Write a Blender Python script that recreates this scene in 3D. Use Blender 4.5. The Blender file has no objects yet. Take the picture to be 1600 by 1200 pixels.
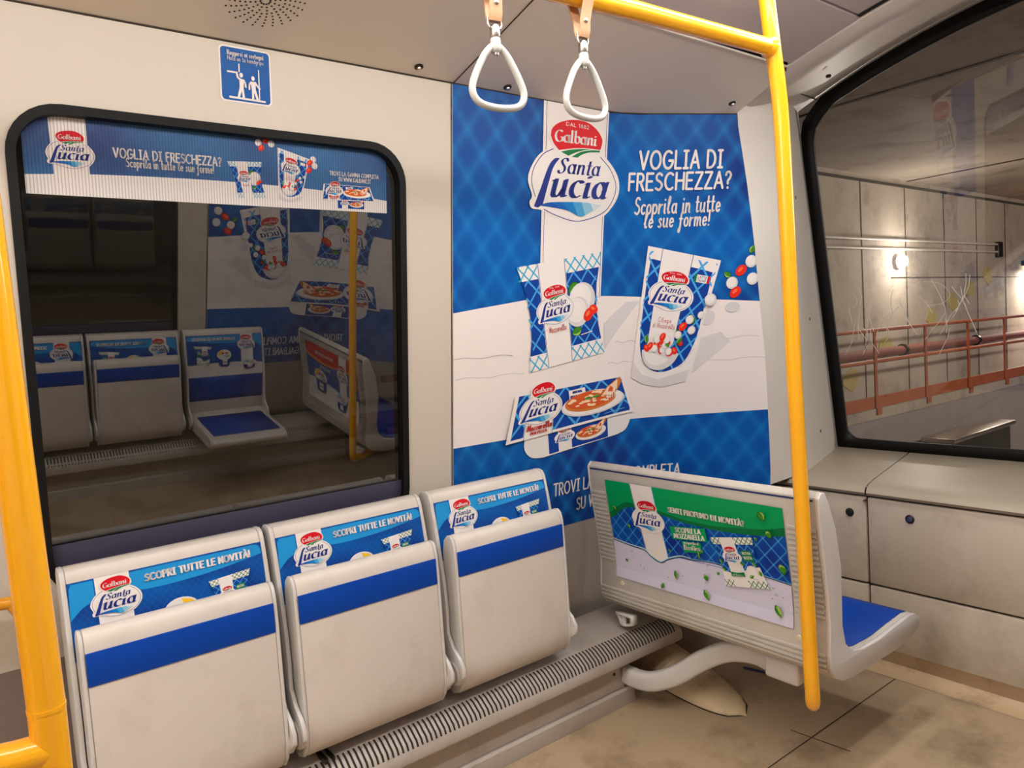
import bpy, bmesh, math, random
from mathutils import Vector, Matrix
from mathutils.geometry import tessellate_polygon

# ---------------------------------------------------------------- camera, world, lamps, exposure
SC = bpy.context.scene
COL = SC.collection
EYE = 1.40
def set_camera():
    cd = bpy.data.cameras.new('camera'); co = bpy.data.objects.new('camera', cd); COL.objects.link(co)
    cd.sensor_fit = 'HORIZONTAL'; cd.sensor_width = 36.0; cd.lens = 36.0 * 1160.41 / 1600.0
    cd.clip_start = 0.02; cd.clip_end = 200
    X = Vector((1500, -172, 1160.41)).normalized()
    Y = Vector((-900, -20, 1160.41)).normalized()
    Z = X.cross(Y).normalized(); Y = Z.cross(X)
    right = Vector((X.x, Y.x, Z.x)); up = -Vector((X.y, Y.y, Z.y)); back = -Vector((X.z, Y.z, Z.z))
    m = Matrix((right, up, back)).transposed().to_4x4(); m.translation = (0, 0, EYE)
    co.matrix_world = m; SC.camera = co
set_camera()
SC.view_settings.view_transform = 'Standard'; SC.view_settings.look = 'None'
SC.view_settings.gamma = 1.0; SC.view_settings.use_curve_mapping = False
SC.view_settings.exposure = 0.0
try:
    SC.cycles.max_bounces = 8; SC.cycles.transparent_max_bounces = 16; SC.cycles.use_denoising = True
    SC.cycles.sample_clamp_indirect = 6.0; SC.cycles.caustics_reflective = False; SC.cycles.caustics_refractive = False
except Exception: pass
W = bpy.data.worlds.new('tunnel_dark'); SC.world = W; W.use_nodes = True
W.node_tree.nodes['Background'].inputs[0].default_value = (1.0, .9, .8, 1)
W.node_tree.nodes['Background'].inputs[1].default_value = 0.015

def area_light(name, loc, rot, sx, sy, power, col):
    ld = bpy.data.lights.new(name, 'AREA'); ld.shape = 'RECTANGLE'; ld.size = sx; ld.size_y = sy
    ld.energy = power; ld.color = col
    o = bpy.data.objects.new(name, ld); COL.objects.link(o); o.location = loc; o.rotation_euler = rot
    return o
CENTRE = 0.74                                   # the aisle's centre line
WARM = (.955, .968, .962)
# the two lines of ceiling lamps above the aisle (their fixtures are built below)
LAMP_ROWS = [(1.02, -7.8, 2.05), (0.46, -7.8, 2.05)]
for ly, x0, x1 in LAMP_ROWS:
    area_light('ceiling_lamp_light', ((x0+x1)/2, ly, 2.278), (0, 0, 0), x1-x0, .08, 28, WARM)
area_light('nose_lamp_light', (2.36, .74, 2.385), (0, 0, 0), .16, .6, 11, WARM)  # added fill light, brightens the pillar and end panels
# unseen fill light added to brighten the tunnel wall
area_light('tunnel_lamp_light', (9.6, -2.0, 2.9), (math.radians(62), 0, 0), 8.0, .3, 260, (1, .95, .89))

# ---------------------------------------------------------------- colour and material helpers
def lin(c):
    c = c/255.0
    return c/12.92 if c <= .04045 else ((c+.055)/1.055)**2.4
def rgb(r, g, b): return (lin(r), lin(g), lin(b), 1)
MATS = {}
def mat(name, col, rough=.45, metal=0.0, noise=0.0, nscale=6.0, bump=0.0, bscale=60., dirt=None, dirt_amt=.0, dscale=3., coat=0., spec=.5):
    if name in MATS: return MATS[name]
    m = bpy.data.materials.new(name); m.use_nodes = True; MATS[name] = m
    nt = m.node_tree; N = nt.nodes; L = nt.links; p = N['Principled BSDF']
    p.inputs['Base Color'].default_value = rgb(*col); p.inputs['Roughness'].default_value = rough
    p.inputs['Metallic'].default_value = metal; p.inputs['Coat Weight'].default_value = coat
    p.inputs['Coat Roughness'].default_value = .08
    p.inputs['Specular IOR Level'].default_value = spec
    if noise or dirt or bump:
        tc = N.new('ShaderNodeTexCoord')
        src = None
        if noise:
            nz = N.new('ShaderNodeTexNoise'); nz.inputs['Scale'].default_value = nscale; nz.inputs['Detail'].default_value = 5
            L.new(tc.outputs['Object'], nz.inputs['Vector'])
            mx = N.new('ShaderNodeMix'); mx.data_type = 'RGBA'
            c = rgb(*col); mx.inputs['A'].default_value = tuple(x*(1-noise) for x in c[:3])+(1,)
            mx.inputs['B'].default_value = tuple(min(1, x*(1+noise)) for x in c[:3])+(1,)
            L.new(nz.outputs['Fac'], mx.inputs['Factor']); src = mx.outputs['Result']
        if dirt:
            nd = N.new('ShaderNodeTexNoise'); nd.inputs['Scale'].default_value = dscale; nd.inputs['Detail'].default_value = 9
            nd.inputs['Roughness'].default_value = .68
            L.new(tc.outputs['Object'], nd.inputs['Vector'])
            cr = N.new('ShaderNodeValToRGB'); cr.color_ramp.elements[0].position = .5; cr.color_ramp.elements[1].position = .74
            L.new(nd.outputs['Fac'], cr.inputs['Fac'])
            ml = N.new('ShaderNodeMath'); ml.operation = 'MULTIPLY'; ml.inputs[1].default_value = dirt_amt
            L.new(cr.outputs['Color'], ml.inputs[0])
            m2 = N.new('ShaderNodeMix'); m2.data_type = 'RGBA'; m2.inputs['B'].default_value = rgb(*dirt)
            if src: L.new(src, m2.inputs['A'])
            else: m2.inputs['A'].default_value = rgb(*col)
            L.new(ml.outputs[0], m2.inputs['Factor']); src = m2.outputs['Result']
        if src: L.new(src, p.inputs['Base Color'])
        if bump:
            nb = N.new('ShaderNodeTexNoise'); nb.inputs['Scale'].default_value = bscale; nb.inputs['Detail'].default_value = 3
            L.new(tc.outputs['Object'], nb.inputs['Vector'])
            b = N.new('ShaderNodeBump'); b.inputs['Strength'].default_value = bump; b.inputs['Distance'].default_value = .002
            L.new(nb.outputs['Fac'], b.inputs['Height']); L.new(b.outputs['Normal'], p.inputs['Normal'])
    return m
def emit(name, col, strength):
    if name in MATS: return MATS[name]
    m = bpy.data.materials.new(name); m.use_nodes = True; MATS[name] = m
    p = m.node_tree.nodes['Principled BSDF']
    p.inputs['Base Color'].default_value = rgb(*col)
    p.inputs['Emission Color'].default_value = rgb(*col); p.inputs['Emission Strength'].default_value = strength
    return m
def glass(name, tint, refl, rough=0.0):
    if name in MATS: return MATS[name]
    m = bpy.data.materials.new(name); m.use_nodes = True; MATS[name] = m
    nt = m.node_tree; N = nt.nodes; L = nt.links
    N.remove(N['Principled BSDF'])
    t = N.new('ShaderNodeBsdfTransparent'); t.inputs[0].default_value = rgb(*tint)
    g = N.new('ShaderNodeBsdfGlossy'); g.inputs['Roughness'].default_value = rough
    lw = N.new('ShaderNodeLayerWeight'); lw.inputs['Blend'].default_value = .35
    ml = N.new('ShaderNodeMath'); ml.operation = 'MULTIPLY_ADD'; ml.inputs[1].default_value = .55; ml.inputs[2].default_value = refl
    L.new(lw.outputs['Fresnel'], ml.inputs[0])
    mx = N.new('ShaderNodeMixShader'); L.new(ml.outputs[0], mx.inputs[0]); L.new(t.outputs[0], mx.inputs[1]); L.new(g.outputs[0], mx.inputs[2])
    L.new(mx.outputs[0], N['Material Output'].inputs['Surface'])
    return m
def lattice(name, base, base2, line, ku, kv, width, strength, halos=(), nz=1.7):
    """printed blue paper with a soft diagonal lattice; coordinates in metres on the sheet (UV)"""
    if name in MATS: return MATS[name]
    m = bpy.data.materials.new(name); m.use_nodes = True; MATS[name] = m
    nt = m.node_tree; N = nt.nodes; L = nt.links; p = N['Principled BSDF']
    p.inputs['Roughness'].default_value = .4; p.inputs['Specular IOR Level'].default_value = .18
    uv = N.new('ShaderNodeUVMap'); sp = N.new('ShaderNodeSeparateXYZ'); L.new(uv.outputs[0], sp.inputs[0])
    def M(op, a, b=None, c=None):
        n = N.new('ShaderNodeMath'); n.operation = op
        for i, v in enumerate((a, b, c)):
            if v is None: continue
            if isinstance(v, (int, float)): n.inputs[i].default_value = v
            else: L.new(v, n.inputs[i])
        return n.outputs[0]
    a = M('MULTIPLY', sp.outputs[0], ku); b = M('MULTIPLY', sp.outputs[1], kv)
    def band(x):
        f = M('FRACT', x); d = M('ABSOLUTE', M('SUBTRACT', f, .5)); return M('SUBTRACT', 1.0, M('SMOOTH_MIN', M('DIVIDE', d, width), 1.0, .25))
    s = M('ADD', band(M('ADD', a, b)), band(M('SUBTRACT', a, b)))
    s = M('MULTIPLY', s, strength)
    nzn = N.new('ShaderNodeTexNoise'); nzn.inputs['Scale'].default_value = nz; nzn.inputs['Detail'].default_value = 1
    L.new(uv.outputs[0], nzn.inputs['Vector'])
    f = M('MULTIPLY_ADD', nzn.outputs['Fac'], 2.4, -.75)
    for hu, hv, hr, ha in halos:
        du = M('SUBTRACT', sp.outputs[0], hu); dv = M('SUBTRACT', sp.outputs[1], hv)
        d = M('SQRT', M('ADD', M('MULTIPLY', du, du), M('MULTIPLY', dv, dv)))
        e = M('MULTIPLY', M('EXPONENT', M('MULTIPLY', d, -1.0/hr)), ha)
        f = M('ADD', f, e)
    cl = N.new('ShaderNodeClamp'); L.new(f, cl.inputs[0])
    m1 = N.new('ShaderNodeMix'); m1.data_type = 'RGBA'; m1.inputs['A'].default_value = rgb(*base); m1.inputs['B'].default_value = rgb(*base2)
    L.new(cl.outputs[0], m1.inputs['Factor'])
    c2 = N.new('ShaderNodeClamp'); L.new(s, c2.inputs[0])
    m2 = N.new('ShaderNodeMix'); m2.data_type = 'RGBA'; m2.inputs['B'].default_value = rgb(*line)
    L.new(m1.outputs['Result'], m2.inputs['A']); L.new(c2.outputs[0], m2.inputs['Factor'])
    L.new(m2.outputs['Result'], p.inputs['Base Color'])
    return m

# ---------------------------------------------------------------- object helpers
def link(o, parent=None):
    COL.objects.link(o)
    if parent is not None: o.parent = parent
    return o
def thing(name, label, cat, loc=(0, 0, 0), group=None):
    o = bpy.data.objects.new(name, None); o.empty_display_size = .1; o.location = loc
    o['label'] = label; o['category'] = cat
    if group: o['group'] = group
    return link(o)
def tag(o, label, cat, group=None):
    o['label'] = label; o['category'] = cat
    if group: o['group'] = group
    return o
def dup(root, loc, label, rotz=0.0, group=None):
    r = root.copy(); COL.objects.link(r); r.location = loc; r.rotation_euler = (0, 0, rotz); r['label'] = label
    if group: r['group'] = group
    for ch in list(root.children):
        c = ch.copy(); COL.objects.link(c); c.parent = r
        for g in list(ch.children):
            d = g.copy(); COL.objects.link(d); d.parent = c
    return r

class MB:
    """collects faces with materials, builds one mesh object"""
    def __init__(s): s.v = []; s.f = []; s.m = []; s.mats = []; s.uv = {}
    def mi(s, m):
        if m not in s.mats: s.mats.append(m)
        return s.mats.index(m)
    def add(s, vs, fs, m):
        o = len(s.v); s.v += [tuple(v) for v in vs]; k = s.mi(m)
        for f in fs: s.f.append(tuple(i+o for i in f)); s.m.append(k)
    def box(s, a, b, m):
        x0, y0, z0 = a; x1, y1, z1 = b
        s.add([(x0,y0,z0),(x1,y0,z0),(x1,y1,z0),(x0,y1,z0),(x0,y0,z1),(x1,y0,z1),(x1,y1,z1),(x0,y1,z1)],
              [(0,3,2,1),(4,5,6,7),(0,1,5,4),(1,2,6,5),(2,3,7,6),(3,0,4,7)], m)
    def tube(s, path, r, m, seg=16, caps=True, r2=None, ref=None, round_end=False, sq=1.0):
        """sweep; r may be a number or a list; r2 makes the section an ellipse (second half-axis)"""
        P = [Vector(p) for p in path]; n = len(P)
        R = r if isinstance(r, (list, tuple)) else [r]*n
        if round_end:
            d = (P[-1]-P[-2]).normalized(); rr = R[-1]; R = list(R)
            for k in range(1, 5):
                a = k*math.pi/2/4.2; P.append(P[n-1]+d*rr*math.sin(a)); R.append(rr*math.cos(a))
            n = len(P)
        vs = []; fs = []
        t0 = (P[1]-P[0]).normalized()
        nrm = Vector(ref) if ref else (Vector((0,0,1)) if abs(t0.z) < .9 else Vector((1,0,0)))
        nrm = (nrm - t0*nrm.dot(t0)).normalized()
        for i in range(n):
            t = (P[min(i+1,n-1)]-P[max(i-1,0)]).normalized()
            nrm = (nrm - t*nrm.dot(t)).normalized(); bn = t.cross(nrm)
            rb = (r2 if r2 else R[i])
            for k in range(seg):
                a = 2*math.pi*k/seg
                ca, sa = math.cos(a), math.sin(a)
                if sq != 1.0: ca = math.copysign(abs(ca)**sq, ca); sa = math.copysign(abs(sa)**sq, sa)
                vs.append(P[i]+nrm*ca*R[i]+bn*sa*rb)
        for i in range(n-1):
            for k in range(seg):
                a = i*seg+k; b = i*seg+(k+1) % seg
                fs.append((a, b, b+seg, a+seg))
        if caps:
            fs.append(tuple(range(seg))[::-1]); fs.append(tuple((n-1)*seg+k for k in range(seg)))
        s.add(vs, fs, m)
    def lathe(s, prof, c, m, axis=(0,0,1), seg=20):
        ax = Vector(axis).normalized(); u = ax.orthogonal().normalized(); w = ax.cross(u); vs = []; fs = []
        for r, h in prof:
            for k in range(seg):
                a = 2*math.pi*k/seg; vs.append(Vector(c)+ax*h+u*r*math.cos(a)+w*r*math.sin(a))
        n = len(prof)
        for i in range(n-1):
            for k in range(seg):
                a = i*seg+k; b = i*seg+(k+1) % seg; fs.append((a, b, b+seg, a+seg))
        fs.append(tuple(range(seg))[::-1]); fs.append(tuple((n-1)*seg+k for k in range(seg)))
        s.add(vs, fs, m)
    def prism(s, poly, f0, f1, m):
        """closed 2-D polygon swept from map f0(p) to f1(p)"""
        n = len(poly); vs = [f0(p) for p in poly]+[f1(p) for p in poly]
        fs = [(i, (i+1) % n, (i+1) % n+n, i+n) for i in range(n)]
        s.add(vs, fs, m)
        for off, fl in ((0, True), (n, False)):
            tri = tessellate_polygon([[Vector((p[0], p[1], 0)) for p in poly]])
            s.add(vs[off:off+n], [t[::-1] if fl else t for t in tri], m)
    def grid(s, rows, m, closed=False):
        nr = len(rows); nc = len(rows[0]); vs = [p for r in rows for p in r]; fs = []
        for i in range(nr-1):
            for j in range(nc-1 if not closed else nc):
                a = i*nc+j; b = i*nc+(j+1) % nc; fs.append((a, b, b+nc, a+nc))
        s.add(vs, fs, m)
    def holed(s, outer, holes, fmap, m):
        loops = [outer]+holes; pts = [p for l in loops for p in l]
        tri = tessellate_polygon([[Vector((p[0], p[1], 0)) for p in l] for l in loops])
        s.add([fmap(p) for p in pts], [tuple(t) for t in tri], m)
    def build(s, name, parent=None, org=(0,0,0), smooth=35, bevel=0, bseg=2, solid=0, face=None, weld=True):
        """org: subtract (so a child sits in its parent's frame); face: direction normals should face on average"""
        me = bpy.data.meshes.new(name)
        ox, oy, oz = org
        me.from_pydata([(x-ox, y-oy, z-oz) for x, y, z in s.v], [], s.f)
        for m in s.mats: me.materials.append(m)
        me.polygons.foreach_set('material_index', s.m)
        if s.uv:
            ul = me.uv_layers.new(name='UVMap')
            for lp in me.loops: ul.data[lp.index].uv = s.uv.get(lp.vertex_index, (0, 0))
        else:
            bm = bmesh.new(); bm.from_mesh(me)
            if weld: bmesh.ops.remove_doubles(bm, verts=bm.verts, dist=1e-5)
            bmesh.ops.recalc_face_normals(bm, faces=bm.faces)
            if face is not None:
                d = Vector(face); t = sum((f.normal.dot(d)*f.calc_area() for f in bm.faces))
                if t < 0: bmesh.ops.reverse_faces(bm, faces=bm.faces)
            if bevel:
                ed = [e for e in bm.edges if len(e.link_faces) == 2 and e.calc_face_angle(0) > math.radians(40)]
                bmesh.ops.bevel(bm, geom=ed, offset=bevel, segments=bseg, profile=.5, affect='EDGES', clamp_overlap=True)
            bm.to_mesh(me); bm.free()
        me.polygons.foreach_set('use_smooth', [True]*len(me.polygons))
        if not s.uv:
            try: me.set_sharp_from_angle(angle=math.radians(smooth))
            except Exception: pass
        else: me.polygons.foreach_set('use_smooth', [False]*len(me.polygons))
        me.update()
        o = bpy.data.objects.new(name, me); link(o, parent)
        if solid:
            md = o.modifiers.new('thickness', 'SOLIDIFY'); md.thickness = solid; md.offset = -1
        return o
def structure(o): o['kind'] = 'structure'; return o
def catmull(pts, n=6, closed=False):
    P = [Vector((p[0], p[1], p[2] if len(p) > 2 else 0)) for p in pts]; out = []; N = len(P)
    rng = range(N if closed else N-1)
    for i in rng:
        if closed: p0, p1, p2, p3 = P[(i-1) % N], P[i], P[(i+1) % N], P[(i+2) % N]
        else: p0, p1, p2, p3 = P[max(i-1,0)], P[i], P[i+1], P[min(i+2,N-1)]
        for k in range(n):
            t = k/n
            out.append(.5*((2*p1)+(p2-p0)*t+(2*p0-5*p1+4*p2-p3)*t*t+(3*p1-p0-3*p2+p3)*t**3))
    if not closed: out.append(P[-1])
    if len(pts[0]) > 2: return [tuple(p) for p in out]
    return [(p.x, p.y) for p in out]
def arc(cx, cy, rx, ry, a0, a1, n=14):
    return [(cx+rx*math.cos(math.radians(a0+(a1-a0)*i/n)), cy+ry*math.sin(math.radians(a0+(a1-a0)*i/n))) for i in range(n+1)]
def ell(cx, cy, rx, ry, n=28, rot=0.0):
    c, s = math.cos(rot), math.sin(rot); out = []
    for i in range(n):
        a = 2*math.pi*i/n; x = rx*math.cos(a); y = ry*math.sin(a); out.append((cx+x*c-y*s, cy+x*s+y*c))
    return out
def rrect(x0, y0, x1, y1, r, n=6):
    return (arc(x1-r, y0+r, r, r, -90, 0, n)+arc(x1-r, y1-r, r, r, 0, 90, n)+arc(x0+r, y1-r, r, r, 90, 180, n)+arc(x0+r, y0+r, r, r, 180, 270, n))

# ---------------------------------------------------------------- shape of the side wall
def ss(t): t = max(0., min(1., t)); return t*t*(3-2*t)
X0 = 1.34
def wall_y(z): return 2.13-.12*(z-.654)
def WP(u, z, h=0.0):
    """side wall: u runs forward from x=1.34, the wall leans in and turns inwards near the nose; h lifts off the wall"""
    k = (2.19-z)/1.16; yf = wall_y(z); x1 = 1.93+.13*k; a = math.radians(25.5+11*k); Ln = .28
    if u <= x1-X0: return (X0+u, yf-h*.993, z-h*.119)
    s = u-(x1-X0); x = x1; y = yf; n = 16; ds = s/n; th = 0
    for i in range(n):
        th = a*ss((i+.5)*ds/Ln); x += math.cos(th)*ds; y -= math.sin(th)*ds
    return (x-h*math.sin(th), y-h*math.cos(th), z-h*.1)
UE = [(2.30, 1.175), (2.196, 1.209), (1.97, 1.263), (1.724, 1.312), (1.472, 1.353), (1.24, 1.393), (1.03, 1.419), (.816, 1.446), (.5, 1.47), (0, 1.49)]
def u_end(z):
    for (z1, u1), (z2, u2) in zip(UE, UE[1:]):
        if z >= z2: return u1+(u2-u1)*(z1-z)/(z1-z2)
    return UE[-1][1]
def mir(p): return (p[0], 2*CENTRE-p[1], p[2])
# ---------------------------------------------------------------- printed matter: flat art laid on a real sheet
PR = {}
def ink(key, col, rough=.4):
    if key not in PR: PR[key] = mat('print_'+key, col, rough, spec=.18)
    return PR[key]
WHITE = ink('white', (228, 222, 218)); RED = ink('red', (206, 20, 34)); NAVY = ink('navy', (34, 52, 132)); GREEN = ink('green', (12, 118, 62))
GREEND = ink('dark_green', (6, 84, 42)); LEAF = ink('leaf', (62, 132, 34)); LEAFL = ink('leaf_light', (158, 190, 92)); LEAFD = ink('leaf_dark', (22, 88, 28))
CYAN = ink('cyan', (70, 170, 205)); SKY = ink('sky', (32, 142, 208)); SKYL = ink('light_blue', (120, 190, 225)); BLUE = ink('blue', (14, 62, 148))
MIDB = ink('mid_blue', (10, 78, 160)); LINEB = ink('line_blue', (70, 160, 222)); GREY = ink('pale_grey', (206, 202, 202)); GREYM = ink('mid_grey', (170, 166, 166))
CREAM = ink('cream', (232, 226, 214)); TOM = ink('tomato', (222, 44, 26)); TOML = ink('tomato_light', (240, 110, 70)); CRUST = ink('crust', (196, 116, 52))
CHEESE = ink('cheese', (238, 206, 168)); SAUCE = ink('sauce', (206, 84, 40)); YEL = ink('yellow', (240, 190, 40)); LILAC = ink('lilac', (204, 200, 220)); REDTXT = ink('red_text', (196, 60, 52))
STEEL = ink('waterline', (58, 74, 104)); GREYL = ink('light_grey', (224, 220, 216)); ORANGE = ink('orange', (238, 140, 40)); DARKRED = ink('dark_red', (150, 22, 30))
SW = [ink('swoosh%d' % i, c) for i, c in enumerate([(24, 84, 168), (14, 100, 186), (20, 124, 196), (70, 158, 206), (136, 190, 216), (196, 214, 222)])]

def clip(poly, a, b, c):                          # keep a*x+b*y <= c
    out = []
    for i in range(len(poly)):
        p, q = poly[i], poly[(i+1) % len(poly)]
        dp = a*p[0]+b*p[1]-c; dq = a*q[0]+b*q[1]-c
        if dp <= 0: out.append(p)
        if (dp < 0 < dq) or (dq < 0 < dp):
            t = dp/(dp-dq); out.append((p[0]+(q[0]-p[0])*t, p[1]+(q[1]-p[1])*t))
    return out
def clip_convex(poly, cv):
    ar = sum(cv[i][0]*cv[(i+1) % len(cv)][1]-cv[(i+1) % len(cv)][0]*cv[i][1] for i in range(len(cv)))
    if ar < 0: cv = cv[::-1]
    for i in range(len(cv)):
        p, q = cv[i], cv[(i+1) % len(cv)]
        a, b = q[1]-p[1], -(q[0]-p[0])
        poly = clip(poly, a, b, a*p[0]+b*p[1])
        if len(poly) < 3: return []
    return poly
def ident(p): return p
def affine(cx, cy, sx, sy, rot=0.0, shear=0.0, base=ident):
    c, s = math.cos(rot), math.sin(rot)
    def f(p):
        x = (p[0]+shear*p[1])*sx; y = p[1]*sy
        return base((cx+x*c-y*s, cy+x*s+y*c))
    return f
def quad(bl, br, tr, tl, base=ident):
    def f(p):
        a, b = p
        x = (1-a)*(1-b)*bl[0]+a*(1-b)*br[0]+a*b*tr[0]+(1-a)*b*tl[0]
        y = (1-a)*(1-b)*bl[1]+a*(1-b)*br[1]+a*b*tr[1]+(1-a)*b*tl[1]
        return base((x, y))
    return f
class Art:
    DH = .00006
    lay = 0                                        # print layers keep rising over the whole sheet
    def __init__(s, fmap, cu=(), cv=(), base=.0012, start=0, clipbox=None, fine=.00003):
        s.fine = fine
        s.map = fmap; s.cu = list(cu); s.cv = list(cv); s.base = base; s.T = ident; s.polys = []; s.n = start; s.cb = clipbox
    def raw(s, polys, m, T=None):
        T = T or s.T; s.n += 1
        for p in polys: s.polys.append((s.n, [T(q) for q in p], m))
    def poly(s, p, m, T=None): s.raw([p], m, T)
    def ribbon(s, pts, w, m, T=None, caps=True, same=False):
        out = []
        for i in range(len(pts)-1):
            (x0, y0), (x1, y1) = pts[i], pts[i+1]; dx, dy = x1-x0, y1-y0; l = math.hypot(dx, dy)
            if l < 1e-9: continue
            nx, ny = -dy/l*w/2, dx/l*w/2
            out.append([(x0+nx, y0+ny), (x0-nx, y0-ny), (x1-nx, y1-ny), (x1+nx, y1+ny)])
            if i > 0 or caps: out.append(ell(x0, y0, w/2, w/2, 8))
        if caps and pts: out.append(ell(pts[-1][0], pts[-1][1], w/2, w/2, 8))
        if same: return out
        s.raw(out, m, T)
    def text(s, string, x, y, h, m, w=None, font='U', stroke=.12, T=None, shear=0., center=False, gap=.27):
        F = FONT_U if font == 'U' else FONT_L
        cur = 0; strokes = []
        for ch in string:
            if ch == ' ': cur += .5; continue
            g = F.get(ch) or FONT_U.get(ch) or FONT_U.get(ch.upper())
            if not g: cur += .4; continue
            for st in g[1]: strokes.append([(cur+px, py) for px, py in st])
            cur += g[0]+gap
        tot = max(cur-gap, .01); k = h; kx = (w/tot) if w else h
        x0 = x-(tot*kx/2 if center else 0)
        out = []
        for st in strokes: out += s.ribbon([(x0+(px+shear*py)*kx, y+py*k) for px, py in st], stroke*h, m, same=True)
        s.raw(out, m, T)
    def nib(s, string, x, y, xh, m, w, nibw=.26, ang=18, shear=.22, gap=.16, T=None, hair=.07):
        cur = 0; strokes = []
        for ch in string:
            g = NIB[ch]
            for st in g[1]: strokes.append([(cur+px, py) for px, py in st])
            cur += g[0]+gap
        tot = cur-gap; kx = w/tot
        nx, ny = nibw/2*math.cos(math.radians(ang)), nibw/2*math.sin(math.radians(ang))
        S = lambda p: (x+(p[0]+shear*p[1])*kx, y+p[1]*xh)
        out = []
        for st in strokes:
            for a, b in zip(st, st[1:]):
                q = [(a[0]-nx, a[1]-ny), (a[0]+nx, a[1]+ny), (b[0]+nx, b[1]+ny), (b[0]-nx, b[1]-ny)]
                out.append([S(p) for p in q])
            for r in s.ribbon(st, hair, m, same=True): out.append([S(p) for p in r])
        s.raw(out, m, T)
    def lattice(s, cv, px, py, w, m, T=None, ox=0., oy=0.):
        """diagonal net clipped to a convex polygon; px,py: cell width and height"""
        xs = [p[0] for p in cv]; ys = [p[1] for p in cv]; out = []
        x0, x1, y0, y1 = min(xs), max(xs), min(ys), max(ys); H = y1-y0
        for sg in (1, -1):
            k = px/py*sg; n0 = int((x0-abs(k)*H-ox)/px)-1; n1 = int((x1+abs(k)*H-ox)/px)+2
            for i in range(n0, n1):
                xa = ox+i*px; q = [(xa, y0), (xa+w, y0), (xa+w+k*H, y1), (xa+k*H, y1)]
                r = clip_convex(q, cv)
                if r: out.append(r)
        s.raw(out, m, T)
    def build(s, name, parent, org=(0,0,0), face=None):
        mb = MB(); vc = 0
        for lay, p, m in s.polys:
            if s.cb:
                x0, y0, x1, y1 = s.cb
                if min(q[0] for q in p) > x1 or max(q[0] for q in p) < x0 or min(q[1] for q in p) > y1 or max(q[1] for q in p) < y0: continue
            if len(p) <= 4: tris = [p]
            else: tris = [[p[i] for i in t] for t in tessellate_polygon([[Vector((q[0], q[1], 0)) for q in p]])]
            if s.cb:
                tris = [clip_convex(t, [(x0,y0),(x1,y0),(x1,y1),(x0,y1)]) for t in tris]
                tris = [t for t in tris if len(t) > 2]
            for ax, cuts in ((0, s.cu), (1, s.cv)):
                for c in cuts:
                    nt = []
                    for t in tris:
                        lo = min(q[ax] for q in t); hi = max(q[ax] for q in t)
                        if lo < c-1e-6 and hi > c+1e-6:
                            A = (1, 0) if ax == 0 else (0, 1)
                            for r in (clip(t, A[0], A[1], c), clip(t, -A[0], -A[1], -c)):
                                if len(r) > 2: nt.append(r)
                        else: nt.append(t)
                    tris = nt
            h = s.base+(lay*.00022 if lay < 16 else .00352+(lay-16)*s.fine)
            for t in tris:
                ar = sum(t[i][0]*t[(i+1) % len(t)][1]-t[(i+1) % len(t)][0]*t[i][1] for i in range(len(t)))
                if abs(ar) < 1e-10: continue
                if ar < 0: t = t[::-1]
                o = len(mb.v); mb.add([s.map(q[0], q[1], h) for q in t], [tuple(range(len(t)))], m)
                for i, q in enumerate(t): mb.uv[o+i] = q
        return mb.build(name, parent, org)

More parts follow.
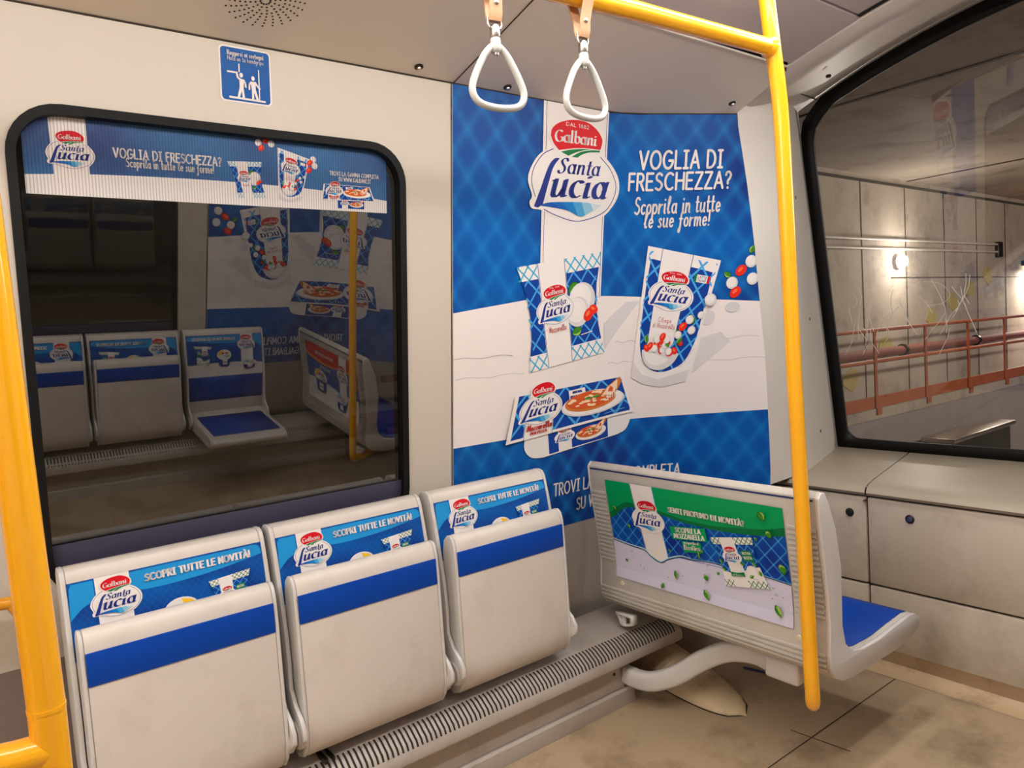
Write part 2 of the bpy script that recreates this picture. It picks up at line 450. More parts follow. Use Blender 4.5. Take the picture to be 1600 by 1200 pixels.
def _sm(*p, n=5): return catmull(list(p), n)
FONT_U = {
 'A': (.74, [[(0,0),(.37,1),(.74,0)],[(.13,.33),(.61,.33)]]), 'B': (.6, [[(0,0),(0,1),(.3,1)]+arc(.3,.77,.24,.23,90,-90,8)+[(0,.54)],[(.3,.54)]+arc(.3,.27,.28,.27,90,-90,8)+[(0,0)]]),
 'C': (.72, [arc(.42,.5,.42,.5,52,308)]), 'D': (.7, [[(0,0),(0,1),(.22,1)]+arc(.22,.5,.46,.5,90,-90)+[(0,0)]]), 'E': (.54, [[(.54,1),(0,1),(0,0),(.54,0)],[(0,.53),(.46,.53)]]),
 'F': (.5, [[(.5,1),(0,1),(0,0)],[(0,.53),(.42,.53)]]), 'G': (.8, [arc(.42,.5,.42,.5,52,345)+[(.83,.45),(.5,.45)]]), 'H': (.66, [[(0,0),(0,1)],[(.66,0),(.66,1)],[(0,.53),(.66,.53)]]),
 'I': (.36, [[(.18,0),(.18,1)],[(0,1),(.36,1)],[(0,0),(.36,0)]]), 'L': (.48, [[(0,1),(0,0),(.48,0)]]), 'M': (.8, [[(0,0),(.06,1),(.4,.25),(.74,1),(.8,0)]]),
 'N': (.66, [[(0,0),(0,1),(.66,0),(.66,1)]]), 'O': (.86, [arc(.43,.5,.43,.5,0,360,22)]), 'P': (.54, [[(0,0),(0,1),(.26,1)]+arc(.26,.74,.28,.26,90,-90,8)+[(0,.48)]]),
 'R': (.58, [[(0,0),(0,1),(.28,1)]+arc(.28,.75,.26,.25,90,-90,8)+[(0,.5)],[(.26,.5),(.58,0)]]), 'S': (.56, [_sm((.52,.88),(.3,1),(.06,.86),(.1,.62),(.42,.46),(.55,.24),(.32,0),(.02,.1))]),
 'T': (.64, [[(0,1),(.64,1)],[(.32,1),(.32,0)]]), 'U': (.66, [[(0,1),(0,.32)]+arc(.33,.32,.33,.32,180,360,10)+[(.66,1)]]), 'V': (.72, [[(0,1),(.36,0),(.72,1)]]),
 'W': (1.0, [[(0,1),(.25,0),(.5,.8),(.75,0),(1,1)]]), 'Z': (.6, [[(0,1),(.6,1),(0,0),(.6,0)]]),
 'À': (.74, [[(0,0),(.37,1),(.74,0)],[(.13,.33),(.61,.33)],[(.22,1.3),(.42,1.14)]]), '?': (.46, [_sm((0,.8),(.1,.97),(.3,.98),(.44,.82),(.36,.6),(.2,.45),(.2,.27)),[(.2,.02),(.2,.0)]]),
 '!': (.1, [[(.05,1),(.05,.28)],[(.05,.02),(.05,0)]]), '.': (.08, [[(.04,.02),(.04,0)]]), '1': (.3, [[(0,.8),(.2,1),(.2,0)]]), '8': (.5, [arc(.25,.76,.2,.24,0,360,12),arc(.25,.27,.25,.27,0,360,12)]),
 '2': (.5, [_sm((.02,.78),(.22,1),(.46,.8),(.3,.4),(0,0))+[(.5,0)]]), '-': (.3, [[(0,.5),(.3,.5)]]),
}
X = .56
FONT_L = {
 'a': (.52, [arc(.24,X/2,.24,X/2,60,360,12)[:-1]+arc(.24,X/2,.24,X/2,0,60,3),[(.48,X),(.47,.12),(.56,0)]]), 'b': (.5, [[(0,1),(0,0)],arc(.24,X/2,.24,X/2,180,-180,14)]), 'c': (.42, [arc(.25,X/2,.25,X/2,50,315)]),
 'd': (.5, [arc(.24,X/2,.24,X/2,0,360,14),[(.48,1),(.48,.08),(.54,0)]]), 'e': (.46, [[(.03,.26),(.44,.32)]+arc(.24,X/2,.22,X/2,15,320,12)]), 'f': (.4, [_sm((.44,.86),(.32,1),(.2,.8),(.18,.3),(.14,-.3),(.02,-.38),(.02,-.2),(.2,.0)),[(.02,.5),(.38,.5)]]),
 'g': (.5, [arc(.24,X/2,.24,X/2,0,360,14),_sm((.48,X),(.48,-.1),(.36,-.36),(.1,-.32))]), 'h': (.5, [[(0,1),(0,0)],_sm((0,.3),(.2,X),(.42,.45),(.44,0))]), 'i': (.16, [[(.06,X),(.06,.1),(.14,0)],[(.07,.84),(.07,.82)]]),
 'l': (.3, [_sm((0,.25),(.2,.7),(.24,.95),(.14,1),(.08,.7),(.08,.2),(.16,0),(.28,.06))]), 'm': (.78, [[(0,X),(0,0)],_sm((0,.3),(.18,X),(.34,.45),(.35,0)),_sm((.35,.3),(.54,X),(.7,.45),(.71,.08),(.8,0))]), 'n': (.48, [[(0,X),(0,0)],_sm((0,.3),(.22,X),(.4,.45),(.41,.08),(.5,0))]),
 'o': (.46, [arc(.23,X/2,.23,X/2,0,360,16)]), 'p': (.5, [[(0,X),(0,-.38)],arc(.24,X/2,.24,X/2,170,-170,14)]), 'r': (.34, [[(0,X),(0,0)],_sm((0,.3),(.16,.5),(.34,X-.03))]), 's': (.36, [_sm((.32,.48),(.18,X),(.04,.44),(.18,.3),(.32,.14),(.18,0),(0,.06))]),
 't': (.32, [_sm((.12,.95),(.12,.3),(.16,.02),(.34,.06)),[(0,X+.06),(.3,X+.06)]]), 'u': (.5, [_sm((0,X),(.0,.15),(.16,0),(.34,.1),(.44,.3)),[(.44,X),(.44,.08),(.52,0)]]), 'z': (.4, [[(0,X),(.38,X),(0,0),(.4,0)]]),
}
NIB = {
 'a': (.82, [arc(.34,.49,.32,.46,75,435,18),[(.68,.98),(.64,.5),(.64,.14),(.7,.02),(.84,.1)]]), 'n': (.84, [[(.0,.86),(.12,.95),(.12,0)],_sm((.12,.55),(.3,.88),(.52,.94),(.62,.75),(.62,.3),(.66,.04),(.84,.1))]),
 't': (.5, [_sm((.24,1.38),(.22,.7),(.2,.2),(.28,.02),(.5,.08)),[(.0,.95),(.48,.95)]]), 'u': (.9, [_sm((.0,.86),(.1,.95),(.1,.5),(.12,.12),(.3,.0),(.5,.16),(.64,.5)),[(.66,.98),(.66,.14),(.72,.02),(.9,.1)]]),
 'c': (.66, [arc(.38,.49,.34,.47,48,310,16)]), 'i': (.4, [_sm((.0,.80),(.12,.86),(.12,.5),(.12,.12),(.2,.02),(.38,.1)),[(.14,1.25),(.14,1.14)]]),
 'S': (.86, [_sm((.82,1.18),(.66,1.45),(.36,1.42),(.2,1.15),(.38,.86),(.6,.6),(.62,.24),(.36,.0),(.1,.06),(.02,.28),n=7)]),
 'G': (1.1, [arc(.56,.74,.5,.72,48,325,20),[(.98,.62),(.98,.1)],[(.72,.64),(1.08,.64)]]), 'l': (.36, [_sm((.0,1.5),(.1,1.56),(.1,.6),(.1,.12),(.18,.02),(.34,.1))]),
 'b': (.76, [_sm((.0,1.5),(.1,1.56),(.1,.6),(.1,.1)),arc(.4,.49,.3,.46,150,-150,18)]),
}
def swoosh_col(a): return SW[max(0, min(5, int((a+.75)/1.3*6)))]
def logo(A, T, dal=True, line=True):
    """oval maker's mark; local frame: half width 1, centre at the origin"""
    body = catmull([(-1.02,.03),(-.9,.30),(-.68,.49),(-.35,.57),(0,.6),(.4,.58),(.7,.48),(.95,.22),(1.0,-.05),(.88,-.29),(.61,-.5),(.06,-.62),(-.41,-.55),(-.72,-.44),(-.93,-.42),(-.98,-.32),(-.93,-.22)], 5, True)
    A.poly(body, WHITE, T)
    if line:
        A.ribbon(catmull([(-.5,.53),(-.72,.42),(-.9,.2),(-.94,-.02),(-.86,-.24)], 6), .014, NAVY, T, caps=False)
        A.ribbon(catmull([(.55,.5),(.8,.3),(.93,.02),(.82,-.27),(.58,-.45),(.06,-.58),(-.4,-.51),(-.68,-.42)], 6), .014, NAVY, T, caps=False)
    halo = catmull([(-.6,.73),(-.56,.86),(-.37,.99),(-.08,1.06),(.22,1.06),(.48,.96),(.63,.8),(.6,.6),(.2,.58),(-.04,.56),(-.4,.49),(-.54,.62)], 4, True)
    A.poly(halo, WHITE, T)
    A.poly(catmull([(-.56,.73),(-.53,.84),(-.37,.95),(-.08,1.02),(.22,1.02),(.45,.93),(.585,.79),(.58,.68)], 5)+[(.55,.61)]+catmull([(.55,.61),(.23,.605),(-.04,.58),(-.38,.52)], 4)+catmull([(-.38,.52),(-.5,.62),(-.56,.73)], 3), RED, T)
    A.poly(catmull([(-.34,.5),(-.13,.55),(.12,.585),(.34,.6)], 4)+catmull([(.34,.6),(.1,.55),(-.08,.49),(-.17,.45)], 4), GREEN, T)
    A.poly(catmull([(-.1,.44),(.08,.53),(.3,.58),(.54,.6)], 4)+catmull([(.54,.57),(.3,.545),(.14,.5),(.03,.44)], 4), GREEN, T)
    A.nib('Galbani', -.47, .655, .125, WHITE, .93, nibw=.3, shear=.06, T=lambda p: T((p[0], p[1]+.015*p[0])), gap=.12)
    if dal: A.text('DAL 1882', -.23, .915, .052, WHITE, w=.5, stroke=.2, T=T)
    A.nib('Santa', -.40, .17, .165, NAVY, .93, nibw=.26, T=lambda p: T((p[0], p[1]+.02*p[0])))
    A.poly(catmull([(-.36,.395),(-.46,.385),(-.57,.29),(-.67,.10),(-.75,-.09),(-.89,-.385)], 5)+catmull([(-.89,-.385),(-.80,-.40),(-.7,-.335)], 3)[1:]+catmull([(-.7,-.335),(-.57,.05),(-.49,.25),(-.36,.395)], 5)[1:], NAVY, T)
    A.nib('ucia', -.55, -.205, .29, NAVY, 1.24, nibw=.3, T=lambda p: T((p[0], p[1]+.02*p[0])), shear=.24)
    top = catmull([(-.76,-.36),(-.6,-.315),(-.35,-.29),(.03,-.27),(.3,-.27),(.6,-.29)], 8); bot = catmull([(-.76,-.37),(-.42,-.39),(-.15,-.42),(.13,-.50),(.38,-.4),(.6,-.29)], 8)
    for i in range(len(top)-1): A.poly([top[i], top[i+1], bot[i+1], bot[i]], swoosh_col(top[i][0]), T)
def ball(A, x, y, r, T, kx=1.0):
    A.poly(ell(x, y, r*kx, r, 20), GREY, T); A.poly(ell(x-.12*r*kx, y+.12*r, r*.82*kx, r*.82, 18), GREYL, T); A.poly(ell(x-.2*r*kx, y+.25*r, r*.5*kx, r*.5, 14), WHITE, T)
def tomato(A, x, y, r, T, kx=1.0, rot=.4):
    S = lambda p: T((x+p[0]*kx, y+p[1]))
    A.poly(ell(0, 0, r, r*.75, 18, rot), TOM, S); A.poly(ell(-.1*r, .15*r, r*.5, r*.25, 12, rot), TOML, S)
def leaf(A, x, y, l, w, rot, T=ident, kx=1.0):
    up = [(t*l, w*math.sin(math.pi*t**.85)) for t in [i/9 for i in range(10)]]; dn = [(t*l, -w*math.sin(math.pi*t**.85)) for t in [i/9 for i in range(10)]]
    c, s = math.cos(rot), math.sin(rot); R = lambda p: T((x+(p[0]*c-p[1]*s)*kx, y+p[0]*s+p[1]*c))
    A.poly(up+dn[::-1][1:-1], LEAFD, R); A.poly([(t, v*.9) for t, v in up[1:-1]]+[(l*.85, 0), (l*.1, 0)], LEAFL, R)
    A.poly([(t, v*.5) for t, v in up[1:-1]]+[(t, v*.7) for t, v in dn[::-1][1:-1]], LEAF, R)
def bag(A, T, asp=1.0, green=False, full=True):
    """sachet of one ball; unit square frame, asp = width/height"""
    out = [(0,1),(.03,.88),(.07,.7),(.08,.5),(.06,.3),(.02,.14),(-.01,0),(1,0),(.96,.14),(.93,.3),(.91,.5),(.93,.7),(.97,.88),(1,1)]
    A.poly(out, WHITE, T)
    mid = [(.03,.86),(.07,.7),(.08,.5),(.06,.3),(.02,.15),(.96,.15),(.93,.3),(.91,.5),(.93,.7),(.97,.86)]
    A.poly(mid, BLUE, T)
    cv = [(.06,.86),(.06,.15),(.93,.15),(.93,.86)]
    A.lattice(cv, .18, .18*asp*1.15, .022, LINEB, T)
    net = GREEN if green else CYAN
    A.lattice([(0,.86),(.99,.86),(1,1),(0,1)], .11, .13*asp, .02, net, T); A.lattice([(0,0),(1,0),(.97,.14),(.01,.14)], .11, .13*asp, .02, net, T)
    s0 = [(.225,0),(.55,0),(.55,1),(.225,1)]
    A.poly(s0, WHITE, T)
    if full: A.ribbon([(.232,0),(.232,1)], .006, NAVY, T, caps=False); A.ribbon([(.543,0),(.543,1)], .006, NAVY, T, caps=False)
    ky = .24*asp
    if green:
        A.poly(rrect(.62,.52,.86,.74,.02), GREEN, T); A.text('NUOVA', .65, .66, .05, WHITE, w=.18, T=T, stroke=.2); A.text('RICETTA', .65, .57, .05, WHITE, w=.18, T=T, stroke=.2)
        A.poly([(.02,.14),(.96,.14),(.93,.42),(.62,.36),(.5,.3),(.2,.28),(.05,.36)], WHITE, T); ball(A, .74, .30, .15*asp, T, 1/asp)
        for x, y, r in ((.62,.2,.4),(.86,.42,2.0),(.12,.3,2.2),(.1,.46,1.8),(.6,.44,2.4),(.9,.24,1.6)): leaf(A, x, y, .12*asp, .035, r, T, 1/asp)
        logo(A, affine(.385, .60, .22, .22*asp, 0, 0, T), dal=False, line=False)
        A.poly([(.24,.22),(.55,.22),(.55,.31),(.4,.29),(.24,.31)], GREEN, T); A.text('al Basilico', .27, .235, .035, WHITE, w=.25, font='L', T=T, stroke=.18)
    else:
        leaf(A, .7, .74, .16*asp, .06, -2.7, T, 1/asp); leaf(A, .70, .30, .14*asp, .05, -2.9, T, 1/asp)
        ball(A, .73, .58, .17*asp, T, 1/asp); ball(A, .665, .47, .15*asp, T, 1/asp)
        tomato(A, .80, .42, .075*asp, T, 1/asp, .7); tomato(A, .87, .46, .06*asp, T, 1/asp, -.5)
        logo(A, affine(.39, .535, .235, .235*asp, 0, 0, T), dal=full, line=full)
        A.text('Mozzarella', .28, .33, .055, REDTXT, w=.21, font='L', T=T, stroke=.1)
        if full: A.ribbon([(.68,.24),(.83,.25)], .008, WHITE, T)
def pouch(A, T, asp=.62, full=True):
    base = [(0,1),(0,0),(.25,-.045),(.6,-.06),(1,-.0),(1,1)]
    A.poly(base, GREY, T); A.poly([(0,1),(0,.28),(.2,.12),(.5,.07),(.8,.13),(1,.3),(1,1)], WHITE, T)
    A.poly([(0,.30),(.0,.12),(.2,.03),(.5,.0),(1,.1),(1,.3),(.86,.12),(.5,.06),(.2,.1)], GREYL, T)
    blue = catmull([(.06,.88),(.08,.91),(.2,.91),(.86,.9),(.93,.86),(.95,.6),(.96,.35),(.88,.17),(.7,.09),(.5,.06),(.32,.08),(.15,.16),(.07,.3),(.05,.6)], 4, True)
    A.poly(blue, BLUE, T)
    cvx = [(.03,.97),(.97,.97),(.97,.33),(.86,.15),(.68,.08),(.5,.06),(.32,.08),(.13,.17),(.04,.33)]
    A.lattice(cvx, .25, .25*asp*1.2, .035, LINEB, T)
    A.poly([(.2,1),(.62,1),(.62,.3),(.5,.2),(.2,.2)], WHITE, T)
    if full: A.ribbon([(.2,1),(.2,.22)], .008, NAVY, T, caps=False); A.ribbon([(.62,1),(.62,.4)], .008, NAVY, T, caps=False)
    A.poly(rrect(.70,.80,.92,.86,.008), WHITE, T); A.poly([(.70,.80),(.735,.80),(.735,.86),(.70,.86)], GREEN, T); A.poly([(.885,.80),(.92,.80),(.92,.86),(.885,.86)], RED, T)
    if full: A.text('LATTE', .75, .832, .018, NAVY, w=.12, T=T, stroke=.2); A.text('ITALIANO', .75, .808, .016, NAVY, w=.12, T=T, stroke=.2)
    logo(A, affine(.43, .655, .33, .33*asp, 0, 0, T), dal=full, line=full)
    A.text('Ciliegie', .31, .455, .035, REDTXT, w=.2, font='L', T=T, stroke=.1); A.text('di Mozzarella', .24, .41, .035, REDTXT, w=.34, font='L', T=T, stroke=.1)
    k = 1/asp
    for x, y, r in ((.74,.52,.1),(.82,.47,1.2),(.66,.36,2.0)): leaf(A, x, y, .1*asp*k*.6, .02, r, T, k)
    ball(A, .78, .50, .035, T, k); ball(A, .85, .42, .035, T, k); tomato(A, .70, .44, .04, T, k, .8); ball(A, .66, .37, .032, T, k); tomato(A, .72, .31, .03, T, k, -.6); ball(A, .93, .55, .03, T, k)
    A.poly(arc(.43,.225,.31,.15,180,360,18), GREY, T); A.poly([(p[0]-.02, p[1]+.006) for p in arc(.41,.225,.24,.12,180,330,14)], GREYL, T)
    rnd = random.Random(4)
    for i in range(26):
        a = rnd.uniform(0, 6.28); q = math.sqrt(rnd.random()); x = .43+.28*q*math.cos(a); y = .25+.07*q*math.sin(a)+.02
        if i % 3 == 0: tomato(A, x, y, .034, T, k, rnd.uniform(0, 3))
        elif i % 7 == 1: leaf(A, x, y, .06, .018, rnd.uniform(0, 6), T, k)
        else: ball(A, x, y, .03, T, k)
    tomato(A, .42, .34, .035, T, k, 1.2); leaf(A, .18, .28, .07, .02, 1.9, T, k); leaf(A, .66, .3, .07, .02, .9, T, k)
def pizza(A, T):
    A.poly(ell(.5, .44, .5, .40, 30), GREY, T); A.poly(ell(.5, .47, .48, .38, 30), WHITE, T)
    A.poly(ell(.46, .52, .41, .32, 28), CRUST, T); A.poly(ell(.46, .56, .38, .28, 26), SAUCE, T)
    rnd = random.Random(2)
    for i in range(26):
        a = rnd.uniform(0, 6.28); q = math.sqrt(rnd.random()); A.poly(ell(.46+.34*q*math.cos(a), .57+.23*q*math.sin(a), rnd.uniform(.03,.07), rnd.uniform(.02,.045), 9, rnd.uniform(0,3)), CHEESE, T)
    A.poly([(.62,.62),(.74,.86),(.98,1.12),(1.02,1.0),(.92,.72),(.8,.5)], CRUST, T); A.poly([(.64,.62),(.75,.84),(.95,1.06),(.9,.74),(.79,.55)], CHEESE, T)
    for x in (.72,.76,.8,.84): A.poly([(x,.45),(x+.012,.45),(x+.03,.8),(x+.018,.8)], WHITE, T)
    A.poly([(.74,.7),(.8,.88),(.84,.8),(.82,.66)], SAUCE, T); leaf(A, .47, .6, .13, .05, 2.9, T); leaf(A, .48, .62, .14, .05, .15, T)
def tray(A, T, T2, full=True):
    """shallow tub: T maps the lid, T2 the front face"""
    A.poly(catmull([(.12,1.06),(.11,.5),(.16,.08),(.25,-.06)], 4)+catmull([(.25,-.06),(.6,-.04),(.88,-.02)], 3)[1:]+catmull([(.88,-.02),(.96,.1),(1.0,.5),(1.02,1.06)], 4)[1:], GREYL, T2)
    A.poly([(.3,0),(.81,0),(.81,.98),(.3,.98)], BLUE, T2)
    A.poly([(.38,.0),(.49,.0),(.49,.98),(.38,.98)], WHITE, T2); logo(A, affine(.435, .6, .085, .42, 0, 0, T2), dal=False, line=False)
    pizza(A, affine(.52, .12, .27, .8, 0, 0, T2))
    A.poly([(0,0),(1,0),(1,1),(0,1)], WHITE, T)
    A.poly([(.03,.06),(.98,.06),(.97,.97),(.03,.97)], BLUE, T); A.lattice([(.03,.06),(.98,.06),(.97,.97),(.03,.97)], .17, .62, .022, LINEB, T)
    A.poly([(.12,0),(.34,0),(.34,1),(.12,1)], WHITE, T)
    if full: A.ribbon([(.125,0),(.125,1)], .003, NAVY, T, caps=False); A.ribbon([(.336,.0),(.336,1)], .003, NAVY, T, caps=False)
    logo(A, affine(.235, .60, .175, .56, 0, 0, T), dal=False, line=full)
    A.text('Mozzarella', .14, .17, .13, REDTXT, w=.185, font='L', T=T, stroke=.075); A.text('PER PIZZA', .17, .08, .055, REDTXT, w=.12, T=T, stroke=.14)
    A.poly([(.47,.64),(.62,.66),(.61,.9),(.46,.88)], WHITE, T); A.text('NUOVA', .50, .80, .05, NAVY, w=.08, T=T, stroke=.2); A.text('FILA IL GUSTO', .48, .70, .05, NAVY, w=.12, T=T, stroke=.2)
    pizza(A, affine(.40, .16, .56, .74, 0, 0, T)); A.ribbon([(.76,.14),(.93,.16)], .012, SKYL, T)
def tub(A, T, lid=YEL, body=BLUE):
    A.poly([(.08,.55),(.16,.06),(.3,0),(.7,0),(.84,.06),(.92,.55)], body, T); A.poly(ell(.5,.68,.5,.30,26), WHITE, T); A.poly(ell(.5,.70,.46,.26,24), GREYL, T)
    A.poly([(.52,.95),(.8,.88),(.95,.74),(.9,.62),(.6,.74)], lid, T); A.poly([(.5,.74),(.62,.7),(.7,.78),(.52,.82)], NAVY, T)
    logo(A, affine(.33, .62, .24, .2, 0, 0, T), dal=False, line=False); A.poly([(.3,.12),(.62,.12),(.62,.4),(.3,.4)], WHITE, T); A.text('Stracchino', .32, .22, .1, REDTXT, w=.27, font='L', T=T)
def cherries(A, pts, r, T=ident):
    for kind, x, y in pts:
        if kind == 'b': ball(A, x, y, r, T)
        elif kind == 't': tomato(A, x, y, r*1.05, T, 1, .7)
        else: leaf(A, x, y, r*1.5, r*.5, 1.2 if kind == 'l' else 2.6, T)
# ---------------------------------------------------------------- materials of the carriage
GRP = (206, 198, 188)
M_WALL = mat('wall_panel', (196, 187, 174), .38, noise=.03, nscale=1.5)
M_COVE = mat('cove_panel', (222, 212, 198), .36, noise=.05, nscale=2.0)
M_CEIL = mat('ceiling_sheet', (196, 186, 184), .30, noise=.04, nscale=2.0)
M_PILLAR = mat('pillar_plastic', (214, 207, 198), .4, noise=.03, nscale=2.)
M_END = mat('end_panel', (192, 179, 160), .5, noise=.06, nscale=3., dirt=(120, 104, 84), dirt_amt=.45, dscale=5)
M_LEDGE = mat('ledge_plastic', (168, 156, 138), .42, noise=.05, nscale=3., dirt=(150, 134, 112), dirt_amt=.35, dscale=4)
M_FLOOR = mat('floor_lino', (172, 150, 122), .34, noise=.10, nscale=2.2, dirt=(92, 66, 44), dirt_amt=.75, dscale=3.4, bump=.05, bscale=90)
M_COVEF = mat('floor_upturn', (186, 160, 126), .42, noise=.12, nscale=4, dirt=(96, 70, 46), dirt_amt=.7, dscale=6)
M_SEAM = mat('seam_shadow_gap', (52, 42, 34), .8)
M_RUB = mat('black_rubber', (8, 8, 9), .5, spec=.3)
M_SILL = mat('purple_sill', (58, 54, 76), .5, noise=.12, nscale=5)
M_BROWN = mat('kick_panel', (122, 106, 98), .5, noise=.05, nscale=3)
M_LOWN = mat('lower_nose_wall', (160, 150, 140), .5, noise=.06, nscale=4, dirt=(110, 98, 86), dirt_amt=.4, dscale=5)
M_SEAT = mat('seat_grey', (206, 197, 188), .36, noise=.035, nscale=5, dirt=(168, 158, 148), dirt_amt=.35, dscale=7)
M_SEATR = mat('seat_rim', (200, 195, 190), .34, noise=.02, nscale=5)
M_BENCH = mat('bench_grey', (190, 184, 174), .38, noise=.04, nscale=5, dirt=(138, 122, 104), dirt_amt=.4, dscale=8)
M_BLUE = mat('seat_blue', (0, 62, 158), .45, noise=.06, nscale=8, spec=.2)
M_HEAT = mat('heater_grey', (178, 168, 158), .42, noise=.05, nscale=5, dirt=(120, 104, 90), dirt_amt=.35, dscale=9)
M_SLOT = mat('slot_dark', (34, 28, 26), .8)
M_YEL = mat('yellow_enamel', (250, 178, 20), .24, coat=.5)
M_STEELM = mat('brushed_steel', (190, 182, 174), .28, metal=1.0)
M_DARKM = mat('dark_steel', (70, 66, 64), .35, metal=1.0)
M_LEATH = mat('tan_leather', (206, 160, 122), .5, noise=.1, nscale=30)
M_RING = mat('ring_plastic', (188, 188, 182), .22, coat=.4)
M_BLACK = mat('black_hole', (10, 9, 9), .7)
M_CONC = mat('tunnel_concrete', (172, 160, 146), .85, noise=.3, nscale=1.4, dirt=(96, 86, 76), dirt_amt=.75, dscale=2.2, bump=.2, bscale=25)
M_WALK = mat('walkway_concrete', (150, 140, 140), .8, noise=.12, nscale=2, dirt=(96, 90, 88), dirt_amt=.4, dscale=2)
M_ORA = mat('orange_paint', (172, 92, 54), .5, noise=.12, nscale=6, dirt=(112, 66, 40), dirt_amt=.5, dscale=7)
M_PIPE = mat('pipe_red_brown', (128, 72, 60), .75, noise=.1, nscale=6)
M_GLASS = glass('window_glass', (150, 148, 140), .15)
M_GLASS2 = glass('windscreen_glass', (236, 230, 222), .08)

def plan(x, z): return (x, wall_y(z), z)
# ---- side walls (left is the one in the picture, right is across the aisle behind the viewer)
WX0, WX1, WZ0, WZ1 = .163, 1.170, .815, 1.985
for side, f, wn in (('left', ident, 1), ('right', mir, 3)):
    mb = MB()
    flat = lambda p: f(plan(p[0], p[1]))
    mb.holed([(-8.0, .675), (1.336, .675), (1.336, 2.19), (-8.0, 2.19)], [rrect(WX0, WZ0, WX1, WZ1, .115, 8)[::-1]], flat, M_WALL)
    # reveal of the window opening
    ring = rrect(WX0, WZ0, WX1, WZ1, .115, 8)
    rows = [[f((x, wall_y(z)+d, z)) for x, z in ring] for d in (0, .035)]
    mb.grid(rows, M_RUB, closed=True)
    structure(mb.build('wall_'+side, face=(0, -1, 0) if side == 'left' else (0, 1, 0)))
    # nose part of the wall, turning inwards
    mb = MB(); zs = [2.19-.0853*i for i in range(19)]+[.654, .5, .35, .2, .1, 0.0]
    rows = []
    for z in zs:
        ue = u_end(z); rows.append([f(WP(ue*j/36, z)) for j in range(37)])
    mb.grid(rows, M_WALL)
    k = mb.mi(M_LOWN); mb.m = [k if max(mb.v[i][2] for i in fc) < .67 else m for fc, m in zip(mb.f, mb.m)]
    structure(mb.build('wall_%s_nose' % side, smooth=60))
    # seam beside the poster
    mb = MB(); mb.grid([[f((1.335, wall_y(z)-.0006, z)), f((1.3375, wall_y(z)-.0006, z))] for z in (2.188, 1.4, .68)], M_SEAM); structure(mb.build('trim_%d' % (5 if side == 'left' else 6)))
    # kick panel under the wall sheet
    mb = MB(); mb.grid([[f((x, y, z)) for x in (-8.0, 1.336)] for y, z in ((2.128, .675), (2.14, .5), (2.14, 0))], M_BROWN)
    structure(mb.build('baseboard_'+side))
    # window: rubber frame, dark glass, opaque lower sill
    w = bpy.data.objects.new('window_%d' % wn, None); link(w); structure(w)
    inner = rrect(WX0+.020, WZ0+.02, WX1-.020, WZ1-.020, .097, 8); outer = rrect(WX0, WZ0, WX1, WZ1, .115, 8)
    mb = MB()
    sec = [(outer, .000), (outer, -.006), (inner, -.004), (inner, .030)]
    mb.grid([[f((x, wall_y(z)+d, z)) for x, z in ring] for ring, d in sec], M_RUB, closed=True)
    mb.build('window_frame', w, smooth=40)
    mb = MB(); mb.holed(rrect(WX0+.012, WZ0+.01, WX1-.012, WZ1-.012, .105, 8), [], lambda p: f((p[0], wall_y(p[1])+.024, p[1])), M_GLASS)
    mb.build('window_pane', w, face=(0, -1, 0) if side == 'left' else (0, 1, 0))
    mb = MB(); a = [(WX0+.012, WZ0+.02), (WX1-.012, WZ0+.02), (WX1-.012, .957), (WX0+.012, .957)]
    mb.prism(a, lambda p: f((p[0], wall_y(p[1])+.012, p[1])), lambda p: f((p[0], wall_y(p[1])+.020, p[1])), M_SILL)
    for x in (.27, .62, .98): mb.box_ = None
    mb.build('window_sill', w, bevel=.002)
    # coved panel over the window and the poster
    mb = MB(); n = 90
    lo = []; hi = []
    for i in range(n+1):
        x = -8.0+i*(9.34+1.209)/n
        u = x-X0
        p = WP(u, 2.19) if u > 0 else plan(x, 2.19); lo.append(f(p)); hi.append(f((min(x*1.0 if x < 1.34 else 1.34+(x-1.34)*.985, 2.53), 1.515, 2.295)))
    mb.grid([[tuple(l[k]*(1-t)+h[k]*t for k in range(3)) for l, h in zip(lo, hi)] for t in [j/4 for j in range(5)]], M_COVE)
    o = mb.build('ceiling_cove_'+side, face=(0, 0, -1)); structure(o)
    mb = MB(); mb.tube([p[:2]+(p[2]-.001,) for p in lo], .0028, M_SEAM, seg=6); structure(mb.build('trim_%d' % (7 if side == 'left' else 8)))
    # cross joint in the cove, panel edge lip and the dark gap above it
    mb = MB(); mb.tube([f((1.345, 1.945, 2.1885)), f((1.345, 1.515, 2.2935))], .0018, M_SEAM, seg=6)
    mb.grid([[f((x, y, z)) for x in (-8.0, 2.53)] for y, z in ((1.515, 2.295), (1.512, 2.31), (1.47, 2.345))], M_BLACK)
    mb.tube([f((-8.0, 1.515, 2.2955)), f((2.53, 1.515, 2.2955))], .004, M_COVE, seg=8)
    structure(mb.build('trim_%d' % (9 if side == 'left' else 10)))

